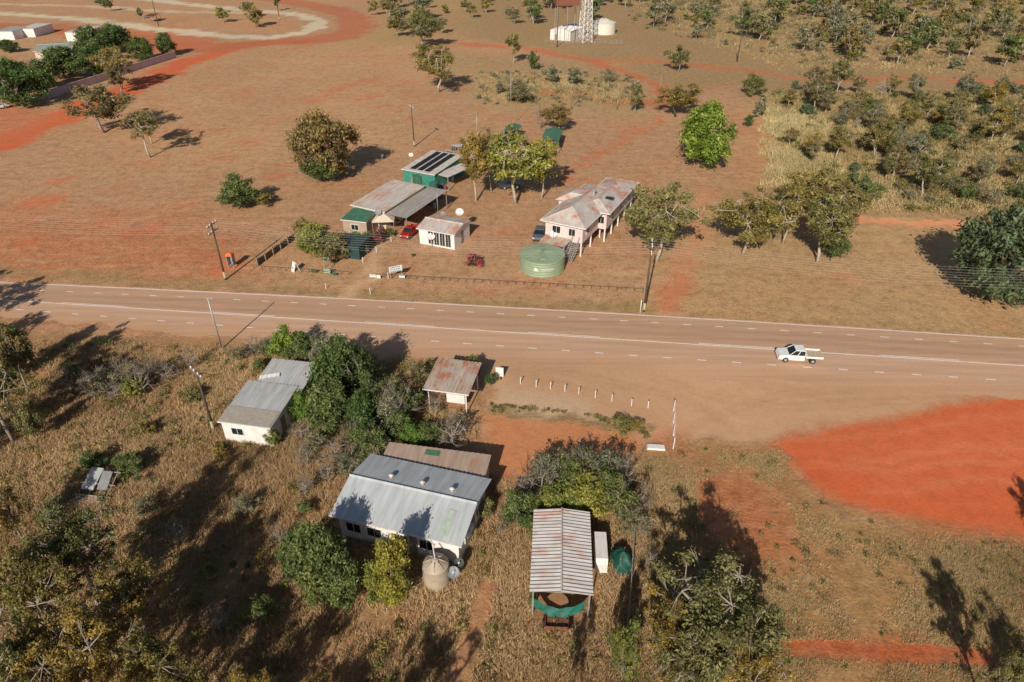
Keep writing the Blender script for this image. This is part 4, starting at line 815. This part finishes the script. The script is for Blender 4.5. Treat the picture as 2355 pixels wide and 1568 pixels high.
# ---------------------------------------------------------------- dishes
def dish(px,py,z,d,base,label,mat=None,yaw=0):
    x,y=G(px,py,z); e=thing('satellite_dish',label,'satellite dish',(x,y),yaw,None,base)
    hp=z-base; part('mast',MB().tube([(0,0,0),(0,0,hp)],.05,6).mesh('m'),e,steel)
    pr=[(d/2*i/6,.22*d*(i/6)**2) for i in range(7)]
    r=part('reflector',MB().lathe(pr,20).mesh('r',True),e,mat or white,loc=(0,0,hp),rot=(math.radians(40),0,0))
    part('feed_arm',MB().tube([(0,-d/2,.2*d),(0,0,.55*d)],.025,5).tube([(0,d/2,.2*d),(0,0,.55*d)],.02,5).tube([(0,0,.5*d),(0,0,.62*d)],.07,6).mesh('a'),r,steel)
dg=plain('dish_grey',(.26,.28,.30),.5)
dish(1057,489,3.7,1.3,3.,'white satellite dish mounted on the white shed'); dish(870,490,3.2,1.1,0,'grey satellite dish beside the store',dg); dish(992,545,1.6,1.2,0,'white satellite dish beside the white shed'); dish(1018,492,3.2,.8,2.9,'small grey satellite dish on shed roof',dg)
dish(1272,540,2.8,1.2,0,'pale satellite dish on porch of elevated house'); dish(1303,560,2.,1.1,0,'grey satellite dish beside the stairs',dg); dish(1043,1316,1.2,.95,0,'blue-grey satellite dish beside the rainwater tank',dg); dish(1056,1294,1.4,.8,0,'dark satellite dish behind the rainwater tank',plain('dish_dark',(.07,.07,.07),.6)); dish(945,357,3.6,.9,0,'pale satellite dish behind the solar shed'); dish(878,358,.9,.7,0,'small dark satellite dish on open ground',dg)
# ---------------------------------------------------------------- vehicles
def vehicle(px,py,yaw,kind,col,label,name,cat,sc=1.):
    x,y=G(px,py); e=thing(name,label,cat,(x,y),yaw); e.scale=(sc,sc,sc); pm=plain('carpaint_'+name+str(px),col,.3,.12,1.5,0,.12)
    ute=kind in('tray','ute'); L=5.3 if ute else 4.4; w=.92; fz=.38
    hf=L/2
    body=MB()
    if kind=='tray': prof=[(-.55,.4),(hf-1.5,.4),(hf-.35,.4),(hf-.02,.5),(hf,.8),(hf-.12,1.0),(hf-1.25,1.12),(hf-1.3,1.13),(-.55,1.13)]
    elif kind=='ute': prof=[(-hf,.5),(hf-.35,.4),(hf-.02,.5),(hf,.8),(hf-.12,1.0),(hf-1.25,1.12),(-.6,1.12),(-.6,.72),(-hf+.08,.72),(-hf+.08,1.05),(-hf,1.05)]
    else: prof=[(-hf,.45),(hf-.3,.35),(hf,.5),(hf,.75),(hf-.15,.92),(hf-1.1,1.02),(-hf+.1,1.05),(-hf,.9)]
    body.prism(prof,-w,w,'y')
    if kind=='ute': body.box(-hf+.08,-.6,-w,-w+.08,.72,1.05).box(-hf+.08,-.6,w-.08,w,.72,1.05)
    part('body',body.mesh('body'),e,pm)
    if kind in('tray','ute'): c0,c1,t0,t1,zr_=-.6,hf-1.25,-.5,hf-2.0,1.75
    else: c0,c1,t0,t1,zr_=-hf+.15,hf-1.1,-hf+.7,hf-1.9,1.48
    zb=1.04 if not ute else 1.12
    g=MB().frus(c0,c1,-w+.05,w-.05,zb,t0,t1,-w+.2,w-.2,zr_-.03); part('window',g.mesh('g'),e,glass)
    cb=MB().frus(t0-.03,t1+.03,-w+.17,w-.17,zr_-.03,t0+.08,t1-.08,-w+.24,w-.24,zr_+.04)
    for s in (-1,1):
        yb,yt=s*(w-.04),s*(w-.19); mids=[(c1-.02,t1+.02),((c0+c1)/2,(t0+t1)/2),(c0+.03,t0-.01)]
        for (b_,t_) in mids: cb.tube([(b_,yb,zb),(t_,yt,zr_)],.045,5)
    part('roof',cb.mesh('cab'),e,pm)
    if kind=='tray':
        part('tray',MB().box(-hf-.1,-.68,-.95,.95,.85,.92).mesh('tray'),e,plain('tray_tan',(.52,.40,.28),.7,.3,3))
        sd=MB().box(-hf-.1,-.68,-.98,-.95,.85,1.15).box(-hf-.1,-.68,.95,.98,.85,1.15).box(-hf-.13,-hf-.1,-.98,.98,.85,1.15).box(-.68,-.64,-.98,.98,.85,1.5); part('tray_side',sd.mesh('ts'),e,pm)
        part('chassis',MB().box(-hf,-.5,-.5,.5,.5,.84).mesh('ch'),e,black)
    wm=MB(); wm.lathe([(.2,-.12),(.36,-.11),(.38,-.06),(.38,.06),(.36,.11),(.2,.12)],18); wme=wm.mesh('wheel',True); rm_=MB().lathe([(0,.1),(.2,.09),(.21,.125)],12).lathe([(0,-.1),(.2,-.09),(.21,-.125)],12).mesh('rim')
    for wx in (hf-.9,-hf+1.05):
        for s in (-1,1):
            wo=part('wheel',wme,e,black,loc=(wx,s*(w-.08),fz),rot=(math.radians(90),0,0)); part('rim',rm_,wo,steel)
    for s in (-1,1):
        part('headlight',MB().box(hf-.08,hf+.015,s*.7-.16,s*.7+.16,.72,.88).mesh('h'),e,plain('lamp_clear',(.7,.7,.65),.15)); part('tail_light',MB().box(-hf-.02-(.13 if kind=='tray' else 0),-hf+.02,s*.8-.08,s*.8+.08,.75,.95).mesh('t'),e,plain('lamp_red',(.4,.02,.02),.3))
        part('mirror',MB().box(c1-.35,c1-.2,s*w if s>0 else -w-.2,w+.2 if s>0 else -w,1.05,1.22).mesh('m'),e,pm)
    part('bumper',MB().box(hf-.05,hf+.06,-w+.05,w-.05,.38,.58).mesh('b'),e,black if kind!='tray' else pm)
    return e
yr=math.atan2(G(2355,840)[1]-G(1177,764)[1],G(2355,840)[0]-G(1177,764)[0])
vehicle(1834,826,yr+math.pi,'tray',(.78,.78,.77),'white dual-cab utility truck with flat tray on highway','utility_truck','truck',.92)
vehicle(1241,546,-1.75,'car',(.10,.12,.15),'dark grey hatchback parked beside elevated house','parked_car','car')
vehicle(944,540,-1.9,'ute',(.35,.02,.015),'red pickup truck parked beside white shed','pickup_truck','truck',.85)
vehicle(1172,432,.2,'car',(.04,.05,.06),'dark car parked in shade under trees','parked_car','car')
vehicle(-2,250,.8,'car',(.7,.7,.7),'white car parked beside the homestead trees','parked_car','car')
x,y=G(1378,1290); e=thing('caravan','small white caravan parked beside the rusty carport','caravan',(x,y),math.pi/2-.06); e.scale=(.8,.6,.9)
part('body',MB().prism([(-1.9,.5),(1.7,.5),(2.,1.0),(1.8,2.1),(-1.7,2.2),(-1.95,1.6)],-.85,.75,'y').mesh('b'),e,white); part('window',MB().box(-.9,.6,-.9,-.86,1.3,1.8).mesh('w'),e,glass)
for s in (-.9,.8): part('wheel',MB().tube([(0,s-.08,.33),(0,s+.08,.33)],.33,14).mesh('w'),e,black)
part('drawbar',MB().tube([(1.9,-.5,.5),(2.9,0,.5),(1.9,.5,.5)],.05,5).mesh('d'),e,steel)
x,y=G(1430,1296); nn=28
mm_=MB()
for j in range(11):
    t=j/10
    for k in range(nn):
        a=2*math.pi*k/nn; r=(1-t**2.2)**.6*(1+.09*math.sin(a*5+j)+.07*math.sin(a*9+j*.6))*.95+.02; sq=1/max(abs(math.cos(a)),abs(math.sin(a)))**.5
        mm_.v.append((r*math.cos(a)*.85*sq,r*math.sin(a)*1.25*sq,1.5*t+.08*math.sin(a*3+t*4)))
mm_.f=[(j*nn+k,j*nn+(k+1)%nn,(j+1)*nn+(k+1)%nn,(j+1)*nn+k) for j in range(10) for k in range(nn)]
e=thing('covered_trailer','machine covered by a rumpled teal tarpaulin','covered trailer',(x,y),.15); part('tarpaulin',mm_.mesh('tp',True),e,plain('dark_teal_tarp',(.01,.085,.06),.6,.4,4)); part('rope',MB().tube([(-.9,-1.1,.1),(-.3,-.5,1.4),(.3,.5,1.45),(.85,1.2,.1)],.02,4).mesh('rp'),e,woodg)
x,y=G(1280,1440); e=thing('box_trailer','rusty brown box trailer in dry grass','trailer',(x,y),-.05)
part('tray',MB().box(-.85,.85,-.6,.6,.45,.5).box(-.85,.85,-.64,-.6,.45,.85).box(-.85,.85,.6,.64,.45,.85).box(-.89,-.85,-.64,.64,.45,.85).box(.85,.89,-.64,.64,.45,.85).mesh('t'),e,rustm)
for s in (-1.,1.): part('wheel',MB().tube([(s-.09,0,.32),(s+.09,0,.32)],.32,14).mesh('w'),e,black)
part('drawbar',MB().tube([(-.5,-.65,.45),(0,-1.5,.4),(.5,-.65,.45)],.05,5).mesh('d'),e,rustm)
x,y=G(956,1345); e=thing('water_trough','old pinkish metal trough tipped beside the tank','trough',(x,y),.6); part('basin',MB().lathe([(.3,0),(.42,.1),(.5,.42),(.54,.42),(.54,.38),(.45,.12),(.0,.06)],16).mesh('b',True),e,plain('pinkish_metal',(.55,.32,.24),.6)).scale=(1.4,.7,1); part('foot',MB().box(-.4,-.3,-.2,.2,-.0,.06).box(.3,.4,-.2,.2,0,.06).mesh('f'),e,steel)
x,y=G(232,1130); e=thing('scrap_pile','derelict timber frame with grey metal sheets','scrap pile',(x,y),-.15)
fr_=MB()
for a in (-1.4,-.4,.6,1.4): fr_.tube([(a,-1,0),(a,-1,.5),(a+.1,1.2,1.6)],.06,4)
for b_ in (-1,0,1.1): fr_.tube([(-1.7,b_,.45+.5*(b_+1)),(1.8,b_,.5+.5*(b_+1))],.06,4)
part('timber_frame',fr_.mesh('f'),e,woodg); part('metal_sheet',MB().sheet((-1.3,-.6,.75),(-.1,-.6,.75),(-1.1,1.2,1.8),(.1,1.2,1.8),8,.03).mesh('s'),e,m_shedr); part('metal_sheet',MB().sheet((.2,-.5,.8),(1.2,-.5,.85),(.1,1.,1.7),(1.1,1.,1.7),8,.03).mesh('s'),e,steel)
pl=MB()
for i in range(6): pl.box(-2+.1*i,1.9-.15*i,-2.+.2*i,-1.85+.2*i,.05+.04*i,.1+.04*i)
part('plank',pl.mesh('pl'),e,plain('plank_pinkish',(.5,.36,.3),.8))
x,y=G(1508,1030); e=solo('concrete_block',MB().frus(-.9,.9,-.35,.35,0,-.8,.85,-.3,.33,.2).mesh('cb'),white,'white painted concrete block by the fence','block',(x,y),-.1)
for q in [(868,562,528,38),(880,548,515,30)]: T(*q,'shr0','pink',name='bougainvillea',label='pink flowering bougainvillea in the store garden',cat='shrub',group='bougainvillea bushes')
T(1087,610,582,54,'shr1','pink',name='bougainvillea',label='pink flowering bougainvillea on bare ground',cat='shrub',group='bougainvillea bushes')
for q in [(1094,612,594,30,'shr2','mid'),(800,590,560,40,'shr1','mid'),(820,560,530,40,'shr0','bright'),(905,520,495,30,'shr2','bright'),(935,505,488,25,'shr1','mid'),(950,590,583,12,'shr0','mid'),(985,470,450,25,'shr0','mid'),(895,545,522,30,'shr2','mid'),(1045,380,362,20,'shr1','olive'),(1110,345,320,40,'dead1','grey'),(1330,245,235,20,'dead2','grey'),(845,585,560,20,'dead0','grey'),(790,575,540,50,'tall1','mid'),(850,560,530,40,'tall2','mid')]: T(*q)
# ---------------------------------------------------------------- light, world, camera
EL=math.radians(31); SD=Vector((-.26,-.966,0)).normalized()*math.cos(EL); SD.z=math.sin(EL)
sl=bpy.data.lights.new('sun','SUN'); sl.energy=5.; sl.angle=math.radians(.5); sl.color=(1,.925,.80); so=bpy.data.objects.new('sun',sl); link(so); so.rotation_euler=SD.to_track_quat('Z','Y').to_euler(); so.location=(0,-50,80)
w=bpy.data.worlds.new('World'); scene.world=w; w.use_nodes=True; nt=w.node_tree; sk=nt.nodes.new('ShaderNodeTexSky'); sk.sky_type='NISHITA'; sk.sun_disc=False; sk.sun_elevation=EL; sk.sun_rotation=math.atan2(SD.x,SD.y)
bg=nt.nodes['Background']; bg.inputs['Strength'].default_value=.06; nt.links.new(sk.outputs[0],bg.inputs[0])
scene.view_settings.view_transform='Standard'
cd=bpy.data.cameras.new('camera'); cd.lens=24; cd.sensor_width=36; cd.clip_end=9000; co_=bpy.data.objects.new('camera',cd); link(co_); co_.location=(0,0,HC); co_.rotation_euler=(math.pi/2-PITCH,0,0); scene.camera=co_
